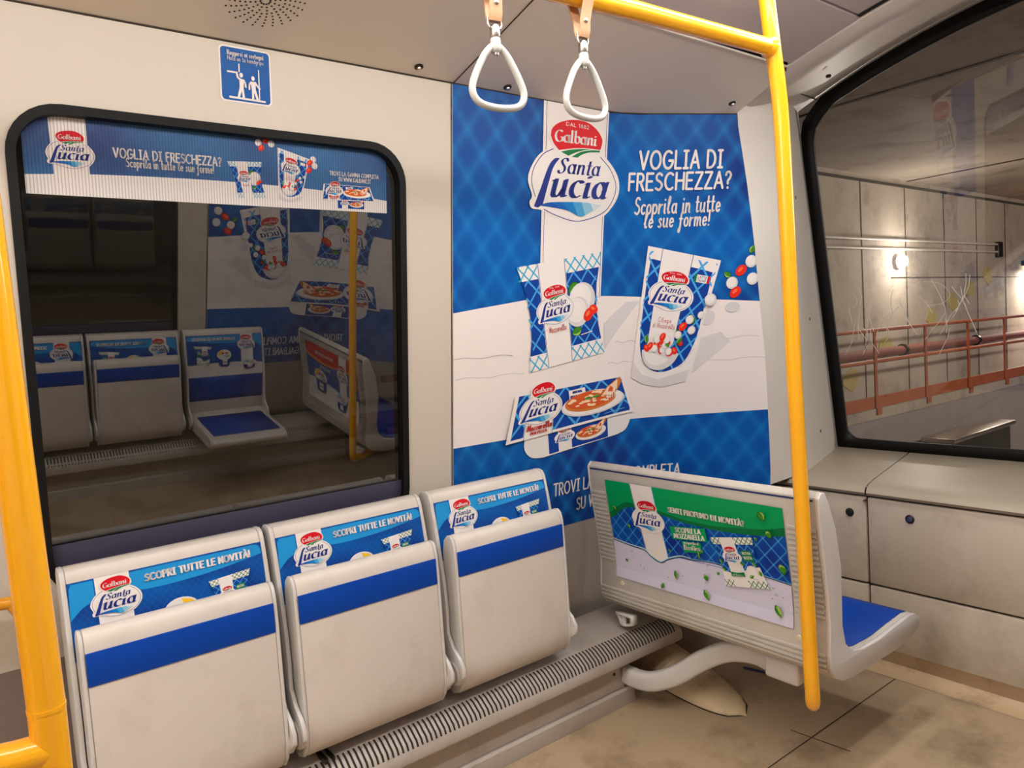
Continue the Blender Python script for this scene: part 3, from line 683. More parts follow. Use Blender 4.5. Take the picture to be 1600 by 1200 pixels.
# ---- ceiling, floor, bounce wall at the far end
mb = MB()
prof = [(1.500, 2.302), (1.40, 2.327), (1.246, 2.3655), (1.245, 2.378), (1.236, 2.380), (1.235, 2.368), (.98, 2.415), (.74, 2.425)]
prof = prof+[(2*CENTRE-y, z) for y, z in prof[::-1][1:]]
mb.grid([[(x, y, z) for x in (-8.0, 2.3, 2.50)] for y, z in prof], M_CEIL); structure(mb.build('ceiling', face=(0, 0, -1), smooth=20))
mb = MB(); mb.add([(2.468, 1.24, 2.3655), (2.468, 1.08, 2.396), (2.492, 1.08, 2.396), (2.492, 1.24, 2.3655)], [(0,1,2,3)], M_BLACK); structure(mb.build('trim_13'))
mb = MB(); mb.grid([[(x, y, 0) for x in (-8.0, 2.775)] for y in (-.7, .3, 1.3, 2.2)], M_FLOOR); structure(mb.build('floor', face=(0, 0, 1)))
mb = MB(); mb.box((-8.06, -.8, -.05), (-8.0, 2.3, 2.5), M_WALL); structure(mb.build('wall_back'))  # added wall across the open gangway, bounces light forward
# floor: welded joints and the upturn against the end wall
mb = MB()
def joint(a, b, w=.0022, h=.0012):
    d = (Vector(b)-Vector(a)).normalized(); n = Vector((-d.y, d.x))*w
    mb.add([(a[0]-n.x, a[1]-n.y, h), (b[0]-n.x, b[1]-n.y, h), (b[0]+n.x, b[1]+n.y, h), (a[0]+n.x, a[1]+n.y, h)], [(0,1,2,3)], M_SEAM)
joint((1.6, 1.327), (2.79, 1.327)); joint((2.18, 1.40), (2.20, 1.20))
structure(mb.build('trim_1'))
M_COVEB = mat('floor_upturn_stained', (138, 108, 76), .5, noise=.2, nscale=9, dirt=(70, 50, 34), dirt_amt=.6, dscale=12)
mb = MB(); cp = [(2.775, 0.0012), (2.80, .004), (2.825, .014), (2.840, .030), (2.852, .075)]
mb.grid([[(x, y, z) for y in (-.7, 2.2)] for x, z in cp[:4]], M_COVEF); mb.grid([[(x, y, z) for y in (-.7, 2.2)] for x, z in cp[3:]], M_COVEB); structure(mb.build('baseboard_front', face=(-1, 0, 1), smooth=60))
# ---- end wall: lower panels, ledge, pillar, header, windscreen
EX = 2.85
def panel(y0, y1, z0, z1, m=M_END, x=EX):
    mb = MB(); mb.box((x, y0, z0), (x+.03, y1, z1), m); return mb
yS = 1.455
pan = MB()
for (a, b) in ((yS+.004, 1.95), (.02, yS-.004), (-.55, .012)):
    for z0, z1 in ((.072, .318), (.326, .672)): pan.box((EX, a, z0), (EX+.03, b, z1), M_END)
structure(pan.build('wall_front', bevel=.006))
mb = MB(); mb.box((EX+.014, -.7, .03), (EX+.05, 2.1, .70), M_SEAM); structure(mb.build('wall_front_backing'))
led = MB()
lp = [(EX+.03, .676), (EX-.004, .680), (EX-.012, .692), (EX-.004, .706), (EX+.03, .716), (EX+.10, .72), (3.66, .722)]
for a, b in ((yS+.003, 2.02), (-.5, yS-.003)):
    rows = [[(x, y+(x-EX)*(.23 if abs(y-yS) < .01 else 0), z) for y in (a, b)] for x, z in lp]
    led.grid(rows, M_LEDGE)
structure(led.build('trim_2', smooth=50, face=(0, 0, 1)))
mb = MB(); mb.add([(EX-.02, yS-.006, .66), (EX-.02, yS+.006, .66), (3.66, yS+.192, .7165), (3.66, yS+.180, .7165)], [(0,1,2,3)], M_SEAM); structure(mb.build('trim_11'))
for f, nm in ((ident, 'trim_3'), (mir, 'trim_4')):
    mb = MB(); rows = []
    for i in range(24):
        z = .716+i*(2.44-.716)/23
        p0 = Vector(WP(u_end(z), z)); t = (z-.72)/1.5
        p1 = Vector((3.013-.215*t, 1.79-.04*t, z)); p2 = Vector((3.63-.16*(z-.72), 1.990, z))
        if z > 2.2:
            k = (z-2.2)/.24; p0 = p0+Vector((.16*k, -.05*k, 0)); p1 = p1+Vector((.14*k, .0, 0))
        row = [p0+(p1-p0)*(j/5)*.86 for j in range(6)]
        a = p0+(p1-p0)*.86; b = p1+(p2-p1)*.14
        row += [a*(1-s)**2+p1*2*s*(1-s)+b*s*s for s in (.2, .4, .6, .8)]
        row += [b+(p2-b)*(j/5) for j in range(6)]
        rows.append([f(tuple(p)) for p in row])
    mb.grid(rows, M_PILLAR); structure(mb.build(nm, smooth=60))
SHIELD = lambda y, z, d=0.: (3.622-.16*(z-.72)-d, y, z)
def arch(y):                                        # top edge of the windscreen
    t = (y-CENTRE)/(1.985-CENTRE); return 2.60-.235*t*t
def shield_outline(o):
    """o: inset from the outer edge"""
    top = []; yl = 1.985-o; n = 20; r = .14
    pts = [(-yl+2*CENTRE, .715+o), (yl, .715+o)] if o == 0 else rrect(2*CENTRE-yl, .715+o, yl, 1.4, .05, 5)
    if o == 0: low = [(2*CENTRE-yl, .715), (yl, .715)]
    else: low = arc(2*CENTRE-yl+.06, .775+o, .06, .06, 180, 270, 6)+arc(yl-.06, .775+o, .06, .06, 270, 360, 6)
    zt = arch(yl)-o*1.1
    cor = [(yl, zt-.20), (yl-.004, zt-.10), (yl-.02, zt-.045), (yl-.06, zt-.005)]
    ys = [yl-.12-(2*(yl-.12-CENTRE))*i/n for i in range(n+1)]
    return low+cor+[(y, arch(y)-o*1.1) for y in ys]+[(2*CENTRE-y, z) for y, z in cor[::-1]]
w2 = bpy.data.objects.new('window_2', None); link(w2); structure(w2)
mb = MB(); O = shield_outline(0); I = shield_outline(.055)
mb.holed(O, [I[::-1]], lambda p: SHIELD(p[0], p[1], .006), M_RUB)
mb.build('window_frame', w2, face=(-1, 0, 0), solid=.02)
mb = MB(); mb.holed(shield_outline(.03), [], lambda p: SHIELD(p[0], p[1], .0), M_GLASS2); mb.build('window_pane', w2, face=(-1, 0, 0))
# header over the windscreen
mb = MB(); rows = []
def ceil_z(y):
    a = abs(y-CENTRE)
    for (y0, z0), (y1, z1) in zip(prof[:8], prof[1:8]):
        if y0-CENTRE >= a >= y1-CENTRE: return z0+(z1-z0)*((y0-CENTRE)-a)/max(1e-6, (y0-y1))
    return 2.302-(a-.76)*.25
for i in range(-8, 49):
    y = 1.56-i*(2*(1.56-CENTRE))/40; e = (y-CENTRE)/(1.56-CENTRE)
    zc = ceil_z(y); yt = CENTRE+e*(1.99-CENTRE); zt = arch(yt)+.01
    p0 = Vector((2.50, y, zc+.02)); p1 = Vector((2.505, y, zc-.004)); p2 = Vector((2.60, y+.02*e, zc-.02)); p3 = Vector(SHIELD(yt, zt, .0))
    q = p2+(p3-p2)*.12
    rows.append([tuple(v) for v in (p0, p1, p1*.6+p2*.4+Vector((0,0,-.006)), p2, q, p2*.5+p3*.5, p3)])
mb.grid(rows, M_PILLAR); structure(mb.build('ceiling_header', smooth=50))
mb = MB()
for a, b in (((2.53, 1.53, 2.296), (2.60, 1.56, 2.262)), ):
    mb.tube([(2.50, 1.52, 2.292), (2.60, 1.575, 2.275), (2.86, 1.70, 2.315), (3.34, 1.88, 2.40)], .003, M_SEAM, seg=6)
structure(mb.build('trim_12'))
# side cheeks that close the shell
mb = MB(); mb.grid([[(2.3, y, z) for y in (1.50, 2.2)] for z in (2.29, 2.9)], M_COVE)
mb2 = MB(); mb2.box((-8.0, -.8, 2.62), (3.3, 2.3, 2.66), M_RUB); structure(mb2.build('ceiling_roof'))
mb2 = MB(); mb2.box((-8.0, 2.34, -.3), (3.3, 2.37, .70), M_RUB); mb2.box((-8.0, -.9, -.3), (3.3, -.87, .70), M_RUB); structure(mb2.build('wall_outer_skin'))
# ---------------------------------------------------------------- large poster on the nose wall
US = [.56+.016*i for i in range(0, 56)]
VS = [.68+.04*i for i in range(38)]
def poster(name, label, group, mirror):
    root = thing(name, label, 'poster', group=group)
    if mirror:
        TOT = 1.36
        fm = lambda u, v, h: mir(WP(TOT-u, v, h)); us = [TOT-c for c in US]
    else: fm = lambda u, v, h: WP(u, v, h); us = US
    BLUEP = lattice('poster_blue', (16, 44, 118), (4, 88, 168), (24, 122, 196), 8.6, 6.8, .26, .36,
                    halos=[(.255, 1.64, .07, .9), (1.19, 1.66, .10, .95), (.30, .97, .08, .8), (.84, 1.03, .07, .8), (.1, 1.75, .25, .35), (.78, 2.0, .2, .35)])
    cb = None if mirror else (0.002, .655, 2.0, 2.188)
    def outline(vlo, vhi):
        if mirror: return [(-.09, vlo), (1.358, vlo), (1.358, vhi), (-.09, vhi)]
        zs = [vlo+(vhi-vlo)*i/12 for i in range(13)]
        return [(0.002, vlo)]+[(u_end(z)-.001, z) for z in zs]+[(0.002, vhi)]
    def art(start): return Art(fm, us, VS, start=start, base=.0012, clipbox=cb, fine=.00006)
    A = art(0)
    A.poly(outline(.655, 2.188), BLUEP)
    tb = [(0.002, 1.032)]+[(1.4195*i/20, 1.032) for i in range(1, 21)]
    tt = catmull([(1.353, 1.472), (1.1, 1.495), (.86, 1.516), (.678, 1.525), (.39, 1.524), (.2, 1.505), (0.002, 1.481)], 4)
    if mirror: table = [(-.09, 1.032), (1.358, 1.032)]+[(1.358, 1.472)]+tt+[(-.09, 1.476)]
    else: table = [(0.002, 1.032)]+[(u_end(1.032+.44*i/8)-.001, 1.032+.44*i/8) for i in range(9)]+tt
    WOOD = mat('print_white_wood', (228, 220, 216), .4, noise=.03, nscale=3)
    A.poly(table, WOOD)
    for u0, u1, z in ((0.01, .30, 1.262), (.72, .83, 1.265), (1.10, 1.39, 1.248), (1.12, 1.36, 1.335), (.0, .25, 1.33), (.75, .85, 1.345)):
        A.ribbon([(u0+(u1-u0)*i/6, z+.004*math.sin(i*1.7)) for i in range(7)], .0016, GREYM, caps=False)
    for p in ([(.70,1.32),(.86,1.50),(.80,1.50),(.69,1.42)], [(1.09,1.2),(1.24,1.32),(1.2,1.36),(1.12,1.34)], ell(1.14,1.42,.03,.03), ell(1.24,1.455,.03,.02)): A.poly(p, GREY)
    # white ribbon the mark stands on
    A.poly([(.366,1.50),(.668,1.50),(.682,2.19),(.372,2.19)], WHITE)
    A.ribbon([(.378,1.52),(.386,2.19)], .0022, NAVY, caps=False); A.ribbon([(.660,1.52),(.674,2.19)], .0022, NAVY, caps=False)
    cherries(A, [('k',1.225,1.575),('b',1.305,1.63),('l',1.30,1.66),('t',1.265,1.597),('b',1.315,1.562),('b',1.231,1.55),('t',1.247,1.513)], .024)
    A.build('sheet', root)
    B = art(24); logo(B, affine(.525, 1.92, .216, .216)); B.build('logo', root)
    B = art(16)
    B.text('VOGLIA DI', .825, 1.992, .063, WHITE, w=.335, stroke=.15); B.text('FRESCHEZZA?', .785, 1.915, .060, WHITE, w=.415, stroke=.15)
    B.text('Scoprila in tutte', .815, 1.828, .060, WHITE, w=.345, font='L', stroke=.12, shear=.1); B.text('le sue forme!', .858, 1.777, .056, WHITE, w=.262, font='L', stroke=.12, shear=.1)
    B.build('headline', root)
    B = art(24); bag(B, quad((.33,1.262),(.697,1.311),(.661,1.688),(.261,1.629)), .98); B.build('sachet_picture', root)
    B = art(24); pouch(B, quad((.839,1.2),(1.068,1.17),(1.18,1.639),(.879,1.709)), .58); ball(B, 1.143, 1.49, .024, ident); B.build('pouch_picture', root)
    B = art(24); tray(B, quad((.215,1.015),(.856,1.064),(.796,1.214),(.259,1.186)), quad((.245,.935),(.845,.985),(.838,1.066),(.235,1.02))); B.build('tray_picture', root)
    B = art(16); B.text('TROVI LA GAMMA COMPLETA', .452, .784, .046, WHITE, w=.62, stroke=.14); B.text('SU WWW.GALBANI.IT', .572, .708, .046, WHITE, w=.42, stroke=.14); B.build('web_line', root)
    return root
poster('advert_poster', 'tall blue and white mozzarella poster on the wall right of the window', None, False)
poster('advert_poster', 'blue and white mozzarella poster across the aisle, mirrored dimly in the dark side window', None, True)

# ---------------------------------------------------------------- advert strip stuck inside the top of the side window
PERF = glass('perforation_film', (216, 212, 214), .0, .5)
root = thing('window_advert', 'wide advert strip with mozzarella packs along the top of the side window', 'advert')
fm = lambda u, v, h: (X0+u, wall_y(v)+.0232-h*.4, v)
def wart(st): return Art(fm, base=0.0, start=st, clipbox=(-1.142, 1.789, -.221, 1.968))
A = wart(0)
STRIP = lattice('strip_blue', (50, 56, 110), (58, 108, 160), (80, 120, 172), 12, 10, .12, .12, halos=[(-.70,1.88,.08,.7), (-.46,1.87,.06,.6), (-.45,1.93,.06,.5), (-.25,1.85,.05,.6), (-1.14,1.83,.06,.5)], nz=3)
A.poly([(-1.142,1.79),(-.221,1.79),(-.221,1.968),(-1.142,1.968)], STRIP)
A.poly([(-1.142,1.79),(-.221,1.79)]+catmull([(-.221,1.826),(-.4,1.842),(-.6,1.848),(-.8,1.848),(-1.0,1.842),(-1.142,1.832)], 4), GREYL)
A.poly([(-1.083,1.79),(-1.010,1.79),(-1.012,1.968),(-1.088,1.968)], WHITE)
cherries(A, [('b',-.605,1.955),('t',-.585,1.962),('b',-.57,1.955),('t',-.598,1.942),('b',-.452,1.925),('t',-.462,1.915),('b',-.448,1.908),('t',-.465,1.895)], .009)
A.build('sheet', root)
B = wart(8); logo(B, affine(-1.047, 1.882, .050, .0526), dal=False); B.build('logo', root)
B = wart(8); B.text('VOGLIA DI FRESCHEZZA?', -.957, 1.886, .021, WHITE, w=.252, stroke=.17); B.text('Scoprila in tutte le sue forme!', -.93, 1.866, .020, WHITE, w=.205, font='L', stroke=.14); B.build('headline', root)
B = wart(8); bag(B, quad((-.665,1.808),(-.59,1.812),(-.598,1.906),(-.69,1.900)), .85, full=False); B.build('sachet_picture', root)
B = wart(8); pouch(B, quad((-.555,1.812),(-.49,1.812),(-.462,1.925),(-.553,1.948)), .66, full=False); B.build('pouch_picture', root)
B = wart(8); tray(B, quad((-.432,1.818),(-.262,1.820),(-.278,1.862),(-.423,1.862)), quad((-.43,1.796),(-.265,1.798),(-.265,1.822),(-.43,1.820)), full=False); B.build('tray_picture', root)
B = wart(120)
for i in range(132): B.poly([(-1.141+.007*i,1.79),(-1.1388+.007*i,1.79),(-1.1388+.007*i,1.968),(-1.141+.007*i,1.968)], PERF); B.n -= 1
B.build('perforation', root)['kind'] = 'stuff'
B = wart(8); B.text('TROVI LA GAMMA COMPLETA', -.403, 1.888, .0105, WHITE, w=.155, stroke=.18); B.text('SU WWW.GALBANI.IT', -.376, 1.873, .0105, WHITE, w=.102, stroke=.18); B.build('web_line', root)

# ---------------------------------------------------------------- blue safety sticker
root = thing('safety_sticker', 'square blue sticker of two white figures holding on, above the window', 'sticker')
fm = lambda u, v, h: (X0+u, wall_y(v)-h*.993, v-h*.119)
A = Art(fm, base=.0008)
SB = ink('sticker_blue', (8, 84, 160))
x0, x1, z0, z1 = -.705, -.572, 2.043, 2.179
A.poly(rrect(x0, z0, x1, z1, .012), WHITE); A.poly(rrect(x0+.004, z0+.004, x1-.004, z1-.004, .009), SB); A.build('sheet', root)
S = lambda p: (x0+(x1-x0)*p[0], z0+(z1-z0)*p[1])
A = Art(fm, base=.0008, start=6)
A.text('Reggersi ai sostegni', .16, .84, .075, WHITE, w=.69, font='L', stroke=.2, T=S); A.text('Hold on to handgrips', .16, .745, .075, WHITE, w=.69, font='L', stroke=.12, T=S); A.build('lettering', root)
A = Art(fm, base=.0008, start=6)
A.ribbon([(.16,.085),(.87,.075)], .035, WHITE, S, caps=False); A.ribbon([(.14,.535),(.30,.535)], .03, WHITE, S, caps=False); A.ribbon([(.37,.70),(.37,.55)], .024, WHITE, S, caps=False)
A.poly(ell(.405,.50,.036,.042,16), WHITE, S); A.ribbon([(.32,.535),(.335,.45),(.39,.415),(.45,.41),(.475,.36),(.485,.30)], .038, WHITE, S)
A.poly([(.365,.43),(.45,.42),(.44,.27),(.46,.09),(.415,.09),(.405,.22),(.36,.09),(.315,.09),(.365,.28)], WHITE, S)
A.poly(ell(.63,.47,.034,.042,16), WHITE, S); A.poly([(.58,.41),(.68,.41),(.675,.28),(.735,.08),(.69,.08),(.64,.22),(.64,.08),(.595,.08),(.60,.26)], WHITE, S)
A.ribbon([(.59,.40),(.555,.35),(.55,.27)], .036, WHITE, S); A.ribbon([(.67,.40),(.72,.33),(.755,.30)], .036, WHITE, S); A.ribbon([(.745,.64),(.745,.08)], .022, WHITE, S, caps=False)
A.build('pictogram', root)

# ---------------------------------------------------------------- folding seats
SW2 = .237                                          # half width of a back shell
def xprofile(mb, prof, x0, x1, m, r=.0):
    mb.prism(prof, lambda p: (x0, p[0], p[1]), lambda p: (x1, p[0], p[1]), m)
BACK = [(-.046,.924),(-.020,.922),(.000,.905),(.002,.86),(-.004,.76),(-.02,.62),(-.03,.50),(-.045,.42),(-.075,.345),(-.12,.332),(-.165,.345),(-.195,.372),(-.197,.40),(-.178,.427),(-.145,.452),(-.122,.49),(-.125,.56),(-.119,.65),(-.105,.735),(-.087,.835),(-.072,.90),(-.062,.918)]
BACKC = BACK[:6]+[(-.032,.47),(-.05,.42),(-.08,.40),(-.094,.43),(-.096,.49),(-.099,.56),(-.101,.65),(-.1005,.72),(-.0995,.745)]+BACK[19:]
def back_front(z):                                  # front face of the back shell
    pts = [(.924,-.066),(.90,-.073),(.835,-.087),(.745,-.0995),(.72,-.1005),(.65,-.101),(.56,-.099),(.49,-.096)]
    for (za, ya), (zb, yb) in zip(pts, pts[1:]):
        if z >= zb: return ya+(yb-ya)*(za-z)/(za-zb)
    return -.096
SADW, SADT, SADB = .225, .892, .640
def seat_advert(root):
    fm = lambda u, v, h: ((u-.5)*2*SADW, back_front(SADB+(SADT-SADB)*v)-h, SADB+(SADT-SADB)*v)
    vs = [.2*i for i in range(1, 5)]
    CH = lattice('seat_ad_blue', (18, 50, 128), (0, 92, 176), (40, 120, 196), 26, 13, .14, .18, halos=[(.44,.5,.08,.6),(.73,.72,.06,.9)], nz=3)
    A = Art(fm, [], vs, base=.0008, clipbox=(0, 0, 1, 1)); root_ad = None
    A.poly([(0,0),(1,0),(1,1),(0,1)], CH)
    A.poly([(0,.66)]+catmull([(0,.66),(.06,.76),(.12,.80)], 3)+[(.12,.985),(.02,.985),(.008,.95)], SKY)
    A.poly(catmull([(.28,.82),(.36,.80),(.45,.795),(.56,.80),(.7,.815),(.85,.845),(.995,.885)], 4)+catmull([(.995,.9),(.985,.965),(.955,.985)], 3)+[(.28,.985)], SKY)
    A.poly([(0,0),(1,0),(1,.30)]+catmull([(1,.30),(.7,.33),(.35,.33),(0,.29)], 4), GREYL)
    A.poly([(.132,.0),(.295,.0),(.29,1),(.125,1)], WHITE)
    ad = A.build('advert_print', root, (0,0,0))
    B = Art(fm, [], vs, base=.0008, start=8, clipbox=(0, 0, 1, 1)); logo(B, affine(.218, .752, .122, .222), dal=False)
    B.text('SCOPRI TUTTE LE NOVITÀ!', .365, .872, .062, WHITE, w=.56, stroke=.19, T=lambda p: (p[0], p[1]+.01*p[0]))
    bag(B, quad((.72,.30),(.885,.30),(.915,.765),(.68,.73)), .75, green=True, full=False)
    tub(B, affine(.43, .24, .19, .42)); tub(B, affine(.09, .16, .20, .22), lid=SKYL, body=NAVY)
    o = B.build('advert_lettering', None, (0,0,0)); o.parent = ad
    return ad
CUSH = [(-.149,.800),(-.162,.790),(-.170,.765),(-.174,.70),(-.176,.55),(-.177,.42),(-.177,.375),(-.168,.335),(-.145,.305),(-.11,.292),(-.090,.300),(-.092,.34),(-.104,.42),(-.108,.50),(-.1065,.60),(-.1065,.69),(-.108,.745),(-.117,.782),(-.133,.799)]
CW = .223
PIV = (0, -.125, .385)
def make_cushion(root, angle=0.0):
    c = MB(); xprofile(c, CUSH, -CW+.010, CW-.010, M_SEAT)
    o = c.build('seat', root, PIV, smooth=40, bevel=.004, bseg=2)
    o.location = PIV; o.rotation_euler = (angle, 0, 0)
    for s in (-1, 1):                               # end caps, slightly proud of the sheet
        e = MB(); a, b = (CW-.010)*s, CW*s
        xprofile(e, [(y-(.0012 if y < -.13 else -.001), z) for y, z in CUSH], min(a, b), max(a, b), M_SEATR)
        k = e.build('end_cap', o, PIV, smooth=40, bevel=.003)
    b = MB(); b.box((-CW+.011, -.1772, .676), (CW-.011, -.1715, .752), M_BLUE)
    bb = b.build('blue_band', o, PIV, bevel=.001); bb['label'] = 'blue stripe'
    b = MB(); b.grid([[(x, y+.0025, z) for x in (-CW+.03, CW-.03)] for y, z in ((-.1065,.745),(-.105,.69),(-.105,.60),(-.1065,.50),(-.1025,.42))], M_BLUE)
    b.build('blue_pad', o, PIV, smooth=60, solid=.002)
    return o
def make_seat(label, group, opened=False):
    root = thing('folding_seat', label, 'seat', group=group)
    b = MB(); xprofile(b, BACKC, -SW2+.012, SW2-.012, M_SEAT); b.build('backrest', root, smooth=40, bevel=.003)
    for s in (-1, 1):
        e = MB(); a, c = (SW2-.012)*s, SW2*s
        xprofile(e, [(y-(.0015 if y < -.05 else 0), z+.001) for y, z in BACK], min(a, c), max(a, c), M_SEATR)
        hb = e.build('end_frame', root, smooth=40, bevel=.003)
    for s in (-1, 1):
        e = MB(); e.lathe([(.0, -.006), (.040, -.006), (.040, .010), (.034, .016), (0, .016)], (s*(CW+.002), -.14, .372), M_SEATR, (s, 0, 0), 24); e.build('hinge', root, smooth=40)
    p = MB(); p.grid([[(x, back_front(z)-.0006, z) for x in (-SADW, SADW)] for z in (.64, .60, .56, .52, .49)], M_BLUE); p.build('blue_back_pad', root, smooth=60, solid=.001)
    seat_advert(root)
    make_cushion(root, math.radians(92) if opened else 0.0)
    return root
G = 'folding seats under the side window'
seat = make_seat('folded grey tip-up seat nearest the left yellow pole, leftmost of the row of three', G)
YB = 2.05
seat.location = (.416, YB, 0)
dup(seat, (.906, YB, 0), 'folded grey tip-up seat in the middle of the row of three', group=G)
dup(seat, (1.409, YB, 0), 'folded grey tip-up seat at the right end of the row, next to the poster', group=G)
G2 = 'folding seats mirrored in the side window'
def dup3(root, loc, label, rotz, group):
    return dup(root, loc, label, rotz, group)
YO = 2*CENTRE-YB
dup(seat, (.416, YO, 0), 'folded tip-up seat across the aisle, leftmost one mirrored in the side window', math.pi, G2)
dup(seat, (.906, YO, 0), 'folded tip-up seat across the aisle, middle one mirrored in the side window', math.pi, G2)
open_seat = make_seat('tip-up seat across the aisle folded down, mirrored in the side window', G2, True)
open_seat.location = (1.409, YO, 0); open_seat.rotation_euler = (0, 0, math.pi)

# ---------------------------------------------------------------- convector housing under the folding seats
HP = [(2.112,.292),(2.03,.283),(1.96,.268),(1.915,.250),(1.885,.228),(1.871,.200),(1.872,.176),(1.884,.166),(1.925,.166),(1.925,.066),(1.912,.058),(1.905,.0),(2.112,.0)]
def heater(label, xr, rot):
    root = thing('heater_housing', label, 'heater')
    x0 = -.35
    b = MB(); b.prism(HP[:9]+[(2.112,.166)], lambda p: (x0, p[0], p[1]), lambda p: (xr, p[0], p[1]), M_HEAT)
    b.build('cover', root, smooth=30, bevel=.002)
    b = MB(); b.prism([(1.925,.166),(1.925,.062),(1.945,.062),(1.945,.166)], lambda p: (x0, p[0], p[1]), lambda p: (xr-.28, p[0], p[1]), M_HEAT); b.build('base_panel', root)
    b = MB(); b.prism([(1.907,0.0),(1.911,.052),(1.918,.060),(1.96,.062),(1.96,0)], lambda p: (x0, p[0], p[1]), lambda p: (xr-.24, p[0], p[1]), M_HEAT)
    b.build('skirting', root, smooth=30, bevel=.002)
    b = MB(); n = 0; x = -.30
    P = lambda t: (1.915-.036*t, .2505-.030*t)
    while x < xr-.035:
        if x > -.3:
            rows = []
            for y, z in ((1.932,.2564),(1.915,.250),(1.900,.239),(1.885,.228),(1.877,.212)):
                rows.append([(x, y-.0007, z+.0009), (x+.0065, y-.0007, z+.0009)])
            b.grid(rows, M_SLOT)
        x += .0162
    s = b.build('slots', root, smooth=180)
    b = MB(); b.lathe([(0, 0), (.006, 0), (.005, .003), (0, .003)], (xr-.33, 1.925, .125), M_DARKM, (0, -1, 0), 12); b.build('screw', root)
    b = MB(); b.box((.74, 1.9, .262), (.75, 1.97, .276), M_DARKM); b.box((.765, 1.9, .262), (.77, 1.97, .276), M_DARKM); b.build('cable_clip', root)
    if rot:
        root.scale = (1, 1, 1)
    return root
heater('long grey heater housing with a row of slots below the tip-up seats', 2.205, False)
# across the aisle: the same housing, built mirrored
rootm = thing('heater_housing', 'grey heater housing across the aisle, mirrored low in the side window', 'heater')
b = MB(); b.prism(HP, lambda p: mir((-.35, p[0], p[1])), lambda p: mir((2.205, p[0], p[1])), M_HEAT); b.build('cover', rootm, smooth=30)
b = MB(); x = -.2
while x < 2.17:
    b.grid([[mir((xx, 1.926-.0465*t-.0012, .2545-.0355*t+.0014+.004*math.sin(math.pi*t))) for xx in (x, x+.0065)] for t in (0, .5, 1)], M_SLOT); x += .0162
b.build('slots', rootm, smooth=180)

# ---------------------------------------------------------------- fixed double seat seen from behind
SHELL = [(1.905,.890),(1.908,.83),(1.923,.72),(1.939,.61),(1.945,.52),(1.938,.44),(1.942,.39),(1.962,.355),(2.0,.334),(2.06,.327),(2.31,.325),(2.44,.334),(2.478,.346),(2.492,.364),(2.484,.388),(2.462,.404),(2.42,.409),(2.33,.402),(2.22,.392),(2.12,.394),(2.06,.406),(2.02,.44),(2.006,.50),(2.01,.67),(1.987,.79),(1.955,.875),(1.938,.902),(1.92,.906)]
def bx(z):
    pts = SHELL[:8]
    for (xa, za), (xb, zb) in zip(pts, pts[1:]):
        if z >= zb: return xa+(xb-xa)*(za-z)/(za-zb)
    return 1.962
def wall_at(x, z):
    a = None
    for i in range(80):
        p = WP(.4+.015*i, z)
        if p[0] >= x:
            if a is None: return p[1]
            t = (x-a[0])/max(1e-6, p[0]-a[0]); return a[1]+(p[1]-a[1])*t
        a = p
    return a[1]
def keep_off_wall(mb, ya, yb, red):
    out = []
    for x, y, z in mb.v:
        if not red: y = min(y, wall_at(x, z)-.012-(yb-y)) if y > (ya+yb)/2 else y
        else: y = max(y, 2*CENTRE-wall_at(x, z)+.012+(y-ya)) if y < (ya+yb)/2 else y
        out.append((x, y, z))
    mb.v = out
